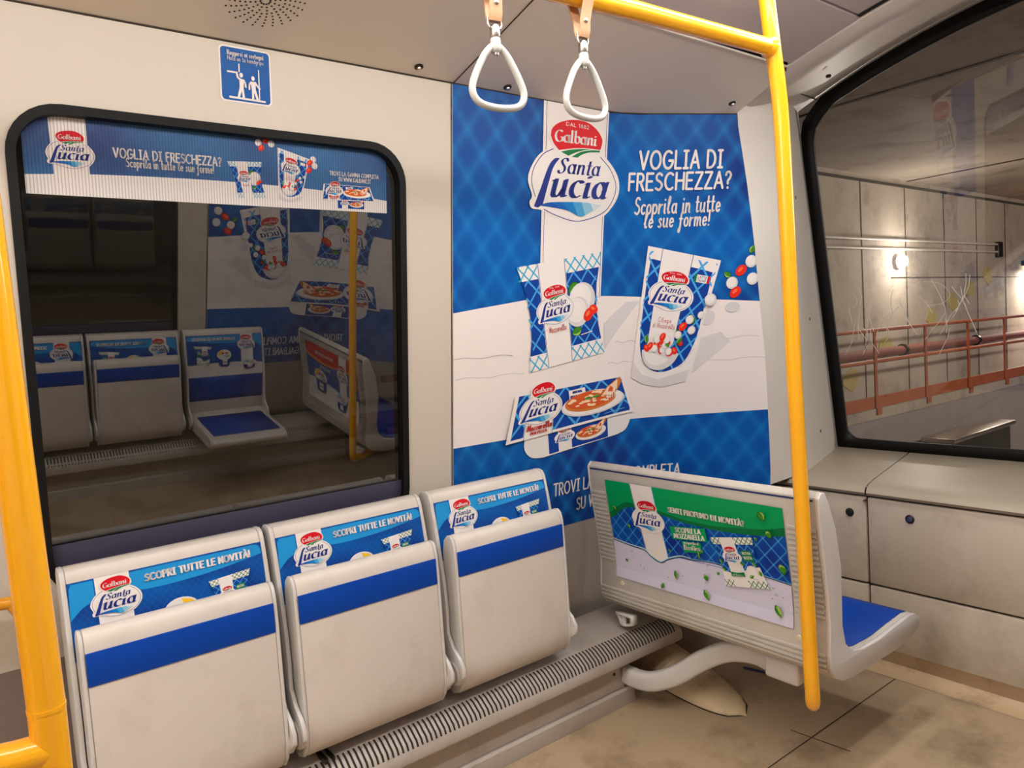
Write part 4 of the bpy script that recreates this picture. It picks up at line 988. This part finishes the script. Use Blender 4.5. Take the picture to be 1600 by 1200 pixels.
def bench(label, dy, red):
    root = thing('double_seat', label, 'seat')
    ya, yb = 1.105+dy, 2.035+dy
    b = MB(); b.prism(SHELL, lambda p: (p[0], ya+.014, p[1]), lambda p: (p[0], yb-.006, p[1]), M_BENCH); keep_off_wall(b, ya, yb, red); b.build('shell', root, smooth=35, bevel=.002)
    for y0, y1, s in ((ya, ya+.014, 1), (yb-.006, yb, -1)):
        cx = sum(p[0] for p in SHELL)/len(SHELL)
        e = MB(); e.prism([(x-(.003 if x < 1.97 else -.001), z) for x, z in SHELL], lambda p: (p[0], y0, p[1]), lambda p: (p[0], y1, p[1]), M_SEATR); keep_off_wall(e, ya, yb, red); e.build('side_panel', root, smooth=35, bevel=.003)
    e = MB()
    pad = [(2.455,.4065),(2.42,.4115),(2.33,.4045),(2.22,.3945),(2.12,.3965),(2.065,.4085),(2.0225,.442),(2.0085,.50),(2.0125,.67),(1.99,.79),(1.962,.865)]
    sg = [(p[0]+(-.0 if p[0] > 2.06 else .0), p[1]) for p in pad]
    for q in (sg,): e.grid([[(x+(.0015 if z > .45 else 0), y, z+.001) for y in (ya+.03, yb-.02)] for x, z in q], M_BLUE)
    keep_off_wall(e, ya, yb, red); e.build('blue_pad', root, smooth=60, solid=.002)
    e = MB(); e.box((bx(.882)-.0012, ya+.02, .879), (bx(.882)+.004, yb-.012, .8845), mat('stripe_navy', (30, 44, 100), .4)); e.build('blue_line', root)
    e = MB()                                        # ribbed margins beside the advert and ribs along the foot
    for i in range(17):
        z = .795-i*.0162
        for y0, y1 in ((yb-.082, yb-.007), (ya+.016, ya+.108)):
            e.prism([(bx(z)-.0042, z-.0045), (bx(z)-.0042, z+.0025), (bx(z)+.003, z+.005), (bx(z)+.003, z-.0055)], lambda p: (p[0], y0, p[1]), lambda p: (p[0], y1, p[1]), M_BENCH)
    for i in range(4):
        z = .425-i*.0155
        e.prism([(bx(z)-.0045, z-.0045), (bx(z)-.0045, z+.002), (bx(z)+.003, z+.005), (bx(z)+.003, z-.006)], lambda p: (p[0], ya+.016, p[1]), lambda p: (p[0], yb-.007, p[1]), M_BENCH)
    e.build('ribs', root, smooth=30)
    for y, z in ((yb-.115, .454), (ya+.098, .454)):
        e = MB(); e.lathe([(0, 0), (.0095, 0), (.0085, .003), (.004, .004), (0, .0035)], (bx(z), y, z), mat('rivet_pale', (222, 204, 176), .35), (-1, 0, 0), 16); e.build('rivet', root, smooth=50)
    # advert print
    Yl, Z0, ZH = 1.945+dy, .478, .370
    if not red:
        fm = lambda a, v, h: (bx(Z0+ZH*v)-.0046-h, Yl-.725*a, Z0+ZH*v)
    else: fm = lambda a, v, h: (bx(Z0+ZH*v)-.0046-h, Yl-.725*a, Z0+ZH*v)
    vs = [.1*i for i in range(1, 10)]
    CH = lattice('bench_ad_blue', (14, 46, 140), (6, 92, 180), (70, 165, 225), 14, 7.0, .09, .62, nz=3)
    A = Art(fm, [], vs, base=.0004, clipbox=(0, 0, 1, 1), fine=.00006)
    BG = ink('bench_green', (0, 150, 84)); BGD = ink('bench_dark_green', (4, 108, 58))
    top, top2 = (DARKRED, RED) if red else (BGD, BG)
    A.poly([(0,0),(1,0),(1,1),(0,1)], CH)
    A.poly([(0,1),(1,1)]+[(1,.765)]+catmull([(1.0,.765),(.9,.735),(.8,.715),(.66,.70),(.48,.71),(.33,.745),(.18,.76),(.12,.745),(.03,.63),(0,.6)], 3), ORANGE if red else top)
    A.poly([(0,1),(1,1)]+[(1,.84)]+catmull([(1.0,.84),(.9,.79),(.785,.765),(.66,.738),(.48,.74),(.33,.78),(.2,.80),(.12,.80),(.03,.70),(0,.66)], 3), top2)
    wav = catmull([(0,.385),(.111,.359),(.206,.347),(.246,.30),(.305,.262),(.356,.313),(.435,.367),(.491,.367),(.564,.381),(.634,.388),(.685,.381),(.877,.38),(.959,.369),(1,.36)], 4)
    s0 = [(.168,1),(.31,1),(.355,.30),(.305,.25),(.25,.29),(.216,.345)]
    A.poly([(0,0),(1,0)]+wav[::-1], GREYL if red else LILAC)
    A.poly(s0, WHITE); A.ribbon([(.312,.99),(.356,.32)], .004, LINEB, caps=False); A.ribbon([(.172,.99),(.219,.35)], .003, NAVY, caps=False)
    if not red:
        A.ribbon([(x, y-.004) for x, y in wav], .008, STEEL, caps=False); A.ribbon([(x, y+.010) for x, y in wav[:-24]], .010, WHITE, caps=False); A.ribbon([(x, y+.006) for x, y in wav], .006, SKYL, caps=False)
    ad = A.build('advert_print', root)
    B = Art(fm, [], vs, base=.0004, start=20, clipbox=(0, 0, 1, 1), fine=.00006)
    logo(B, affine(.264, .66, .102, .19), dal=False, line=False)
    if not red:
        B.text('SENTI PROFUMO DI NOVITÀ?', .405, .793, .045, WHITE, w=.41, stroke=.19)
        B.poly([(.398,.655),(.604,.700),(.609,.580),(.407,.535)], BG); B.poly([(.459,.534),(.569,.552),(.568,.456),(.465,.431)], BG)
        sl = lambda p: (p[0], p[1]+.20*(p[0]-.43))
        B.text('SCOPRI LA', .431, .610, .042, WHITE, w=.145, stroke=.18, T=sl); B.text('MOZZARELLA', .420, .553, .042, WHITE, w=.172, stroke=.18, T=sl)
        B.text('insaporita al', .472, .505, .026, WHITE, w=.085, stroke=.16, font='L', T=sl); B.text('Basilico', .472, .450, .045, WHITE, w=.088, stroke=.15, font='L', T=sl)
        bag(B, quad((.684,.211),(.909,.286),(.846,.707),(.625,.630)), .95, green=True, full=False)
        for x, y, l, w, r in ((.045,.745,.055,.020,-.6),(.13,.585,.045,.02,-.7),(.375,.43,.045,.012,-.9),(.085,.20,.035,.018,.5),(.405,.235,.09,.02,-1.5),(.57,.235,.05,.03,.4),(.645,.305,.035,.015,.6),(.315,.025,.06,.02,1.2),(.565,.125,.10,.026,-1.0),(.93,.17,.11,.028,-1.1),(.90,.95,.08,.035,-1.1),(.925,.755,.05,.035,.5),(.965,.48,.07,.045,.4),(.865,.70,.025,.02,.4),(.55,.49,.09,.014,-1.4),(.57,.47,.04,.012,.6)):
            leaf(B, x, y, l, w, r, ident, .55)
        for x, y, r in ((.14,.32,.006),(.21,.17,.006),(.19,.2,.004),(.93,.31,.007),(.94,.26,.01),(.97,.25,.004),(.92,.22,.005),(.6,.36,.006),(.45,.2,.004),(.36,.15,.004)):
            B.ribbon(ell(x, y, r*.55, r, 12)+[(x+r*.55, y)], .002, STEEL, caps=False)
    else:
        B.text('PROVA LE NOSTRE', .42, .85, .05, WHITE, w=.36, stroke=.19); B.text('RICETTE', .5, .62, .05, WHITE, w=.2, stroke=.19)
        tub(B, affine(.58, .18, .26, .42)); tub(B, affine(.2, .06, .2, .3), lid=SKYL)
    o = B.build('advert_lettering', None); o.parent = ad
    # bracket on the wall side
    e = MB()
    xb, yq = 1.965, yb-.06
    tri = [(0,0), (.085,0), (.085,-.035), (.045,-.048), (.025,-.048)]; hole = [[(.012,-.006), (.032,-.006), (.032,-.038), (.026,-.038)], [(.040,-.008), (.074,-.008), (.074,-.030), (.046,-.041), (.040,-.041)]]
    e.holed(tri, [h[::-1] for h in hole], lambda p: (xb+.012, yq-p[0], .330+p[1]), M_SEATR)
    e.build('bracket', root, solid=.03)
    # curved carrier arm with its head under the seat
    if not red:
        e = MB(); path = catmull([(1.934,1.925,.108),(1.945,1.86,.102),(1.962,1.80,.112),(1.994,1.72,.154),(2.029,1.63,.225),(2.05,1.54,.275),(2.066,1.45,.290),(2.06,1.38,.286),(2.055,1.33,.282)], 5)
        path = [(x, y, z) for x, y, z in path]
        e.tube(path, .034, M_SEATR, seg=24, r2=.024, ref=(0, 0, 1), sq=.55); e.build('carrier_arm', root, smooth=50)
        e = MB(); e.box((2.005, 1.255, .258), (2.13, 1.375, .332), M_SEATR); e.build('arm_head', root, bevel=.012, bseg=3)
    return root
bench('fixed grey double seat seen from behind, with a green and blue basil mozzarella advert', 0, False)
bench('fixed double seat across the aisle with a red advert, mirrored in the side window', 2*CENTRE-1.105-2.035, True)

# ---------------------------------------------------------------- floor fairing under the double seat
e = MB(); rows = []
for i in range(15):
    t = i/14; y = 2.06-(2.06-1.565)*t; cx = 2.245-.09*t; w = .112*math.sqrt(max(0, 1-t**3.2))+.001; h = .105*(1-t)**.75*(1-.0*t)+.012*(1-t**6)
    rows.append([(cx+w*math.cos(a), y-.012*math.sin(a)*t, max(.0, h*math.sin(a)**.8)) for a in [math.pi*k/14 for k in range(15)]])
e.grid(rows, mat('fairing_beige', (206, 184, 148), .5, noise=.08, nscale=12, dirt=(110, 88, 64), dirt_amt=.5, dscale=14)); fo = e.build('floor_fairing', smooth=70, face=(0, 0, 1))
e = MB(); pl_ = [(r_[0][0]+.007, r_[0][1]-.004) for r_ in rows]+[(r_[-1][0]-.007, r_[-1][1]-.004) for r_ in rows[::-1]]; e.holed(pl_, [], lambda p: (p[0], p[1], .0016), M_SEAM); e.build('sealant_edge', fo)
tag(fo, 'beige pointed hump on the floor under the double seat', 'floor fairing')
e = MB(); e.tube([(2.46,1.78,.004),(2.48,1.70,.005),(2.50,1.62,.004)], .004, mat('blue_wire', (20, 40, 110), .4), seg=8); tag(e.build('blue_cable'), 'short dark blue cable lying on the floor behind the carrier arm', 'cable')

# ---------------------------------------------------------------- yellow grab poles
PR_ = .0205
def corner_pole(label, dy):
    root = thing('grab_pole', label, 'pole')
    e = MB()
    K = lambda p: (p[0]*.98, p[1]*.98+dy, 1.4+(p[2]-1.4)*.98)
    body = catmull([(1.796,1.15,2.40),(1.815,1.15,2.24),(1.838,1.15,2.10),(1.860,1.15,1.95),(1.868,1.15,1.70),(1.875,1.15,1.30),(1.886,1.15,.98),(1.900,1.15,.55),(1.906,1.15,.36)], 5)
    bend = [(1.909+.86*.05*(1-math.cos(a)), 1.15+.51*.05*(1-math.cos(a)), .315-.05*math.sin(a)) for a in [math.pi/2*k/6 for k in range(7)]]
    e.tube([K(p) for p in body+bend+[(2.08,1.252,.266)]], PR_, M_YEL, seg=22); e.build('pole', root, smooth=60)
    e = MB(); e.tube([K(p) for p in [(1.838,1.15,2.117),(1.33,1.176,2.117),(.93,1.208,2.117),(-1.2,1.25,2.117)]], PR_*1.03, M_YEL, seg=22); e.build('overhead_rail', root, smooth=60)
    e = MB(); e.lathe([(PR_*1.03,0),(PR_*1.15,.006),(PR_*1.35,.014)], K((1.805,1.151,2.117)), M_YEL, (1,0,0), 22); e.build('weld_collar', root, smooth=60)
    return root
corner_pole('tall yellow grab pole with overhead rail, in front of the double seat', 0)
if True:
    rt = thing('grab_pole', 'yellow grab pole across the aisle, mirrored in the side window', 'pole')
    K = lambda p: (p[0]*.98, .33+(p[1]-.33)*.98+.02, 1.4+(p[2]-1.4)*.98)
    e = MB(); pts = catmull([(1.815,.33,2.40),(1.860,.33,1.95),(1.875,.33,1.30),(1.900,.33,.55),(1.906,.33,.36)], 5)+[(1.909+.74*.05*(1-math.cos(a)), .33-.67*.05*(1-math.cos(a)), .315-.05*math.sin(a)) for a in [math.pi/2*k/6 for k in range(7)]]+[(2.08,.228,.266)]
    e.tube([K(p) for p in pts], PR_, M_YEL, seg=20); e.build('pole', rt, smooth=60)
rt = thing('door_pole', 'thick yellow pole with a cross bar at the left edge of the picture', 'pole')
e = MB(); e.tube([(.040,1.03,2.40),(.058,1.03,1.49),(.0672,1.03,1.0),(.0680,1.03,0.0)], .0202, M_YEL, seg=24); e.build('pole', rt, smooth=60)
e = MB(); e.tube([(.0672,1.03,.992),(.0672,1.03,.997)], .0208, M_YEL, seg=24); e.build('joint_ring', rt)
e = MB(); e.tube([(.0675,1.03,.944),(.03,1.03,.946)]+[(.015-.06*math.sin(a),1.03,1.008-.06*math.cos(a)) for a in [math.pi/2*k/8 for k in range(9)]]+[(-.045,1.03,1.2),(-.045,1.03,1.6)], .0200, M_YEL, seg=22); e.build('cross_bar', rt, smooth=60)
rt = thing('door_handrail', 'dull yellow bent handrail on the wall behind the left pole', 'handrail')
e = MB(); e.tube(catmull([(-.5,2.02,.868),(-.1,2.02,.868),(.070,2.02,.868),(.092,2.02,.855),(.104,2.02,.82),(.112,2.05,.74),(.112,2.12,.72)], 5), .014, mat('yellow_dull', (206, 140, 20), .35), seg=16); e.build('rail', rt, smooth=60)

# ---------------------------------------------------------------- hand straps on the overhead rail
def strap(label, x, y, zr, yaw):
    root = thing('hand_strap', label, 'hand strap', (x, y, zr), 'hand straps')
    root.rotation_euler = (0, 0, yaw)
    e = MB()                                        # leather loop round the rail
    w = .0135
    prof = [(.030,-.055)]+[(.0265*math.cos(a), .0265*math.sin(a)) for a in [math.radians(-20+i*20) for i in range(12)]]+[(-.012,-.055),(-.006,-.095),(-.004,-.112),(.004,-.118),(.010,-.108),(.010,-.07)]
    prof = [(.0262*math.cos(a), .0262*math.sin(a)) for a in [math.radians(-35+i*25) for i in range(11)]]
    loop = [(.008,-.070),(.009,-.05)]+prof+[(-.009,-.05),(-.008,-.070),(-.003,-.082),(.003,-.082)]
    inn = []
    for i in range(len(loop)):
        p0 = Vector(loop[i-1]); p1 = Vector(loop[(i+1) % len(loop)]); d = (p1-p0).normalized(); n = Vector((d.y, -d.x))
        inn.append((loop[i][0]+n.x*.0035, loop[i][1]+n.y*.0035))
    rows = [[(-w, p[0], p[1]) for p in loop], [(w, p[0], p[1]) for p in loop], [(w, p[0], p[1]) for p in inn], [(-w, p[0], p[1]) for p in inn], [(-w, p[0], p[1]) for p in loop]]
    e.grid(rows, M_LEATH, closed=True); e.build('leather_loop', root, smooth=40)
    e = MB(); e.lathe([(0,0),(.0055,0),(.0045,.003),(0,.004)], (0,-.0122,-.052), M_STEELM, (0,-1,0), 14); e.build('rivet', root, smooth=60)
    D = .028
    e = MB(); e.tube([(x*1.1, y, z+D) for x, y, z in [(-.011,0,-.125),(-.014,0,-.118),(-.013,0,-.106),(0,0,-.104),(.013,0,-.106),(.014,0,-.118),(.011,0,-.125)]], .0024, M_STEELM, seg=10); e.build('buckle', root, smooth=60)
    e = MB(); e.lathe([(.006,-.118),(.0095,-.122),(.0105,-.128),(.0105,-.142),(.0095,-.144)], (0,0,D), M_STEELM, (0,0,1), 20); e.build('swivel', root, smooth=40)
    e = MB()
    e.lathe([(.0092,-.144),(.0105,-.147),(.0112,-.166),(.0085,-.172),(.0,-.173)], (0,0,D), M_RING, (0,0,1), 20)
    ring = catmull([(0,0,-.158),(.020,0,-.172),(.038,0,-.200),(.052,0,-.232),(.050,0,-.252),(.034,0,-.264),(0,0,-.268),(-.034,0,-.264),(-.050,0,-.252),(-.052,0,-.232),(-.038,0,-.200),(-.020,0,-.172)], 6, True)
    ring = [(p[0]*1.1, p[1], (p[2]+.158)*1.1-.158+D) for p in ring]; ring.append(ring[0])
    e.tube(ring, .0072, M_RING, seg=14, caps=False, ref=(0,1,0)); ro = e.build('ring', root, smooth=60)
    e = MB(); e.lathe([(0,0),(.006,0),(.0055,-.005),(0,-.007)], (0,0,-.172+D), M_STEELM, (0,0,1), 14); e.build('ring_pin', root, smooth=60)
    return root
strap('white ring hand strap on tan leather, left one of the two hanging from the rail', .926, 1.184, 2.099, math.radians(-8))
strap('white ring hand strap on tan leather, right one, in front of the white poster band', 1.147, 1.166, 2.103, math.radians(1))

# ---------------------------------------------------------------- small fittings
def cove_pt(x, t, h=0.0):
    u = x-X0; a = Vector(WP(u, 2.19) if u > 0 else plan(x, 2.19)); b = Vector((x, 1.515, 2.295)); p = a+(b-a)*t; return tuple(p+Vector((0, -.05, -1)).normalized()*h)
labels = ['domed steel cap screw on the sloping ceiling panel, above the window corner', 'domed steel cap screw on the sloping ceiling panel, behind the left hand strap', 'domed steel cap screw on the sloping ceiling panel, beside the top of the yellow pole']
for lab, (x, y, z) in zip(labels, ((1.195,1.900,2.2005), (1.535,1.915,2.198), (2.415,1.690,2.205))):
    e = MB(); n = (0, -.24, -.97)
    e.lathe([(0,0),(.013,0),(.0135,.004),(.010,.007),(.0095,.006)], (x, y, z), M_DARKM, n, 20); e.lathe([(.0,.004),(.008,.005),(.0065,.010),(0,.011)], (x, y, z), M_STEELM, n, 16)
    e.v = [(a, b, c) for a, b, c in e.v]
    o = e.build('cap_screw', smooth=50); tag(o, lab, 'screw', 'cap screws on the sloping ceiling panel')
rt = thing('speaker_grille', 'round pattern of small loudspeaker holes in the sloping ceiling panel', 'loudspeaker')
e = MB(); cx, cy = .700, 1.775
def cpt(dx, dy): return (cx+dx, cy+dy, 2.19+.105*(wall_y(2.19)-(cy+dy))/(wall_y(2.19)-1.515)-.0008)
for r in range(1, 9):
    n = 24 if r > 3 else 12
    for k in range(n):
        a = 2*math.pi*k/n+(.0 if r % 2 else 0)+r*.035; R = .0115*r
        c = cpt(R*math.cos(a), R*math.sin(a)); q = ell(0, 0, .0029, .0029, 8)
        e.add([(c[0]+x, c[1]+y, c[2]-.233*.0+(-.245)*y*-1*-1) for x, y in q], [tuple(range(8))], M_SLOT)
e.build('holes', rt, smooth=180)
for lab, (x, y, z) in (('black screw hole at the top of the pillar beside the windscreen', (3.10,1.86,1.93)), ('black screw hole halfway down the pillar beside the windscreen', (3.21,1.86,1.385)), ('black screw hole low on the pillar beside the windscreen', (3.27,1.86,.854))):
    # sit it on the pillar face
    t = (z-.72)/1.5; p1 = Vector((3.013-.215*t, 1.79-.04*t)); p2 = Vector((3.63-.16*(z-.72), 1.990)); d = (p2-p1).normalized()
    k = (x-p1.x)/d.x; pt = p1+d*k; n = Vector((d.y, -d.x, 0))
    e = MB(); e.lathe([(0,-.004),(.008,-.004),(.008,.001),(.005,.0015),(0,.001)], (pt.x, pt.y, z), M_BLACK, n, 14); tag(e.build('pillar_screw', smooth=50), lab, 'screw', 'pillar screws')
e = MB(); e.lathe([(0,-.004),(.010,-.004),(.010,.002),(0,.002)], (2.845,1.548,2.3255), M_BLACK, (-.1,-.1,-1), 14); tag(e.build('header_screw'), 'black screw hole in the header above the windscreen corner', 'screw')
for lab, y, z, ring in (('black round panel lock on the end wall, next to the double seat', 1.523, .603, False), ('steel ringed panel lock on the end wall, right of the panel joint', 1.289, .631-.02, True)):
    rt = thing('panel_lock', lab, 'lock', group='panel locks on the end wall')
    e = MB(); e.lathe([(0,0),(.0165,0),(.0165,.004),(.014,.006),(.012,.006)], (EX, y, z), M_DARKM if ring else M_BLACK, (-1,0,0), 22); e.build('bezel', rt, smooth=40)
    e = MB(); e.lathe([(0,.004),(.012,.005),(.010,.009),(0,.009)], (EX, y, z), M_STEELM if ring else M_BLACK, (-1,0,0), 6 if ring else 18); e.build('core', rt, smooth=30)
# ceiling lamps above the aisle (out of the picture, they light it)
for i, (ly, x0, x1) in enumerate(LAMP_ROWS):
    rt = thing('ceiling_lamp', ['long ceiling lamp above the aisle on the side of the window', 'long ceiling lamp above the aisle on the far side'][i], 'ceiling lamp')
    e = MB(); e.box((x0-.02, ly-.07, 2.33), (x1+.02, ly+.07, 2.44), M_CEIL); e.build('lamp_housing', rt, bevel=.008)
    e = MB(); e.prism([(ly+.055*math.cos(a), 2.335+.045*math.sin(a)) for a in [math.pi+math.pi*k/10 for k in range(11)]], lambda p: (x0, p[0], p[1]), lambda p: (x1, p[0], p[1]), emit('lamp_diffuser', (255, 249, 242), 17.0)); e.build('diffuser', rt, smooth=60)

rt = thing('nose_lamp', 'short ceiling lamp across the nose ahead of the grab pole', 'ceiling lamp')  # invented lamp, put in to brighten the nose
e = MB(); e.box((2.26, .42, 2.40), (2.46, 1.06, 2.45), M_CEIL); e.build('lamp_housing', rt, bevel=.008)
e = MB(); e.box((2.28, .44, 2.39), (2.44, 1.04, 2.40), emit('nose_diffuser', (255, 249, 242), 5.0)); e.build('diffuser', rt)

# ---------------------------------------------------------------- the tunnel outside
mb = MB(); mb.box((-6, 4.4, -1.2), (26, 4.6, 3.05), M_CONC); structure(mb.build('tunnel_wall_left'))
mb = MB(); mb.box((-6, -8.0, 3.02), (26, 4.6, 3.2), M_CONC); structure(mb.build('tunnel_ceiling'))
mb = MB(); mb.box((-6, -3.6, -1.2), (26, -8.0, 3.05), M_CONC); structure(mb.build('tunnel_wall_right'))
mb = MB(); mb.box((-6, -3.6, -1.3), (26, 4.6, -1.2), M_WALK); structure(mb.build('tunnel_floor'))
mb = MB(); mb.box((25.9, -3.6, -1.2), (26, 4.6, 3.1), M_CONC); structure(mb.build('tunnel_end'))
mb = MB()
mb.box((-6, 3.79, -1.2), (26, 4.4, .385), M_WALK); mb.box((-6, 3.77, .285), (26, 3.80, .395), M_CONC); structure(mb.build('tunnel_walkway'))
mb = MB()
for x in (7.55, 8.70, 9.81, 10.94, 12.02, 13.1, 14.2, 15.3): mb.box((x-.008, 4.394, .27), (x+.008, 4.399, 2.95), M_SEAM)
mb.box((9.4, 4.394, 1.80), (26, 4.399, 1.815), M_SEAM); mb.box((-6, 4.392, 2.93), (26, 4.40, 2.965), M_SEAM)
for x in (5.72, 9.9, 14): mb.box((x-.02, -8.0, 3.012), (x+.02, 4.4, 3.021), M_SEAM)
structure(mb.build('tunnel_joints'))
rt = thing('tunnel_railing', 'orange steel railing along the tunnel walkway outside the windscreen', 'railing')
def member(path, r, nm, m=M_ORA):
    e = MB(); e.tube(path, r, m, seg=10); return e.build(nm, rt, smooth=50)
member([(2.0,3.8,1.195),(20,3.8,1.235)], .020, 'top_rail'); member([(2.0,3.8,.895),(20,3.8,.86)], .022, 'mid_rail')
e = MB(); e.box((2.0, 3.79, .398), (20, 3.805, .52), M_ORA); e.build('kick_plate', rt)
for k in range(12):
    x = 5.36+1.165*k; e = MB(); e.box((x-.025, 3.775, .34), (x+.025, 3.79, 1.21), M_ORA); e.box((x-.04, 3.755, .33), (x+.06, 3.79, .40), M_ORA); e.build('railing_post', rt)
rt = thing('red_pipe', 'red brown pipe running along the tunnel wall behind the railing', 'pipe')
e = MB(); e.tube([(2,4.25,.912),(20,4.25,.918)], .055, M_PIPE, seg=12); e.build('pipe', rt, smooth=60)
for x in (9.3, 11.5, 13.6):
    e = MB(); e.tube([(x,4.25,.914),(x+.05,4.25,.914)], .075, M_DARKM, seg=12); e.build('clamp', rt)
for lab, z in (('upper thin cable conduit on the tunnel wall', 2.25), ('lower thin cable conduit on the tunnel wall', 2.14)):
    e = MB(); e.tube([(3,4.37,z-.03),(12.72,4.37,z+.04)], .016, mat('conduit', (196, 188, 176), .45), seg=8); tag(e.build('cable_conduit', smooth=60), lab, 'conduit', 'conduits on the tunnel wall')
e = MB(); e.box((12.70,4.34,2.10), (12.86,4.4,2.33), M_DARKM); tag(e.build('junction_box', bevel=.01), 'small dark junction box where the tunnel conduits end', 'junction box')
YM = mat('faded_yellow_paint', (172, 156, 92), .85)
k = 0
for (x, z) in ((9.2,.98),(10.49,1.29),(11.16,1.48),(11.75,1.65),(12.4,1.83),(8.35,.62)):
    r = random.Random(k); k += 1
    e = MB(); pg = [(x+.17*math.cos(a)*(.7+.5*r.random()), z+.13*math.sin(a)*(.7+.5*r.random())) for a in [6.28*i/9 for i in range(9)]]
    e.prism(pg, lambda p: (p[0], 4.392, p[1]), lambda p: (p[0], 4.399, p[1]), YM)
    tag(e.build('yellow_mark'), ['faded yellow paint patch on the tunnel wall just above the railing', 'faded yellow paint patch on the tunnel wall, third from the tunnel lamp', 'faded yellow paint patch on the tunnel wall, second from the tunnel lamp', 'faded yellow paint patch on the tunnel wall, middle of the slanting row', 'faded yellow paint patch on the tunnel wall nearest the tunnel lamp', 'faded yellow paint patch on the tunnel wall between pipe and kick plate'][k-1], 'paint mark', 'yellow marks on the tunnel wall')
rt = thing('tunnel_lamp', 'bright strip lamp fixed to the tunnel wall at the right edge', 'lamp')
e = MB(); e.box((13.75,4.22,1.98), (15.2,4.4,2.06), M_DARKM); e.build('hood', rt, bevel=.01)
e = MB(); e.box((13.8,4.24,1.88), (15.1,4.34,1.98), emit('tube_glow', (255, 246, 232), 9.0)); e.build('tube', rt, bevel=.02)
rt = thing('tunnel_bulkhead_lamp', 'small dazzling round lamp on the tunnel wall beyond the windscreen', 'lamp')  # added glowing source standing in for the glint on the glass
e = MB(); e.lathe([(0,0),(.10,0),(.09,.03),(.07,.05)], (9.545,4.4,2.0), M_WALK, (0,-1,0), 20); e.build('lamp_base', rt)
e = MB(); e.lathe([(.085,.045),(.08,.09),(.05,.125),(0,.135)], (9.545,4.4,2.0), emit('bulkhead_glow', (255, 250, 244), 22.0), (0,-1,0), 20); e.build('lens', rt, smooth=60)
pl = bpy.data.lights.new('bulkhead_light', 'POINT'); pl.energy = 45; pl.color = (1,.96,.9); pl.shadow_soft_size = .08
po = bpy.data.objects.new('bulkhead_light', pl); COL.objects.link(po); po.location = (9.545,4.1,2.0)
pl = bpy.data.lights.new('strip_light', 'AREA'); pl.shape = 'RECTANGLE'; pl.size = 1.3; pl.size_y = .1; pl.energy = 120; pl.color = (1,.94,.86)
po = bpy.data.objects.new('strip_light', pl); COL.objects.link(po); po.location = (14.45,4.20,1.86); po.rotation_euler = (math.radians(20), 0, 0)
rt = thing('trackside_cabinet', 'low grey metal cabinet beside the track under the walkway', 'cabinet')
e = MB(); e.box((8.3,3.3,-.9), (9.9,3.6,-.02), M_DARKM); e.build('body', rt, bevel=.02)
e = MB(); e.box((8.25,3.26,-.02), (9.95,3.6,.03), M_STEELM); e.build('lid', rt, bevel=.01)
rt = thing('conductor_rail', 'dark guide rail running along the track bed outside', 'rail')
e = MB(); e.box((5,2.2,-1.2), (24,2.5,-.75), M_DARKM); e.build('beam', rt, bevel=.02)
# scratches in the windscreen
e = MB(); rnd = random.Random(11)
def ws(px, pz): return SHIELD(px, pz, .002)
for k in range(30):
    y = 1.86-.55*rnd.random(); z = 1.26+.28*rnd.random(); a = rnd.uniform(-1.9,-1.0); l = rnd.uniform(.06,.22)
    pts = [(y+l*t*math.cos(a)+.02*math.sin(3*t+k), z+l*t*math.sin(a)) for t in (0,.3,.6,1)]
    e.tube([ws(*p) for p in pts], .0013, mat('glass_scratch', (214, 208, 200), .6), seg=5)
e.tube([ws(*p) for p in catmull([(1.56,1.52),(1.44,1.51),(1.39,1.46),(1.42,1.42),(1.50,1.41)], 5)], .0009, MATS['glass_scratch'], seg=5)
e.build('scratches', w2)
def glare_haze(name, y, z, r, amt):  # pale haze disc imitating lamp glare on the scratched glass
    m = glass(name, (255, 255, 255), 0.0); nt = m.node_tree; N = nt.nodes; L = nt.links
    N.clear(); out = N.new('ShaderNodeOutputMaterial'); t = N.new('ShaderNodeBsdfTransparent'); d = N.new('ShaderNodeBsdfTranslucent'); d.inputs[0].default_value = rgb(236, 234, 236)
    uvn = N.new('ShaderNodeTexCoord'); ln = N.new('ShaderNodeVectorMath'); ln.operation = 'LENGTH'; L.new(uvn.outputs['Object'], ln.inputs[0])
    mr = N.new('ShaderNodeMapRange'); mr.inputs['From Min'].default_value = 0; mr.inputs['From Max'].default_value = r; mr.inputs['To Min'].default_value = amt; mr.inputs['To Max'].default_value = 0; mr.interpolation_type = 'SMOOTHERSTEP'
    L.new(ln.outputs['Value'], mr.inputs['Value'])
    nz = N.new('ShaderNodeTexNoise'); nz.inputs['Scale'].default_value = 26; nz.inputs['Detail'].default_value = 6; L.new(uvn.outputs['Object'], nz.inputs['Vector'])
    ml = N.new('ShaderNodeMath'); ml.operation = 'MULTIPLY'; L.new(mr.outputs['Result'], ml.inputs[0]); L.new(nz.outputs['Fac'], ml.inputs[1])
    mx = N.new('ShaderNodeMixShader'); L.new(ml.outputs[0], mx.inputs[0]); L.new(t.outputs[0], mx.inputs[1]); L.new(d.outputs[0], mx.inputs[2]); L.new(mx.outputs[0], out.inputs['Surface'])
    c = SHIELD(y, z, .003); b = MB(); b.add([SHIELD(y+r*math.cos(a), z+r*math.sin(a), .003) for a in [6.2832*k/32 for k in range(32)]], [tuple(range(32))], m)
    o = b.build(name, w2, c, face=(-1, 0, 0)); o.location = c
glare_haze('dirt_scuff', 1.59, 1.585, .30, .6)
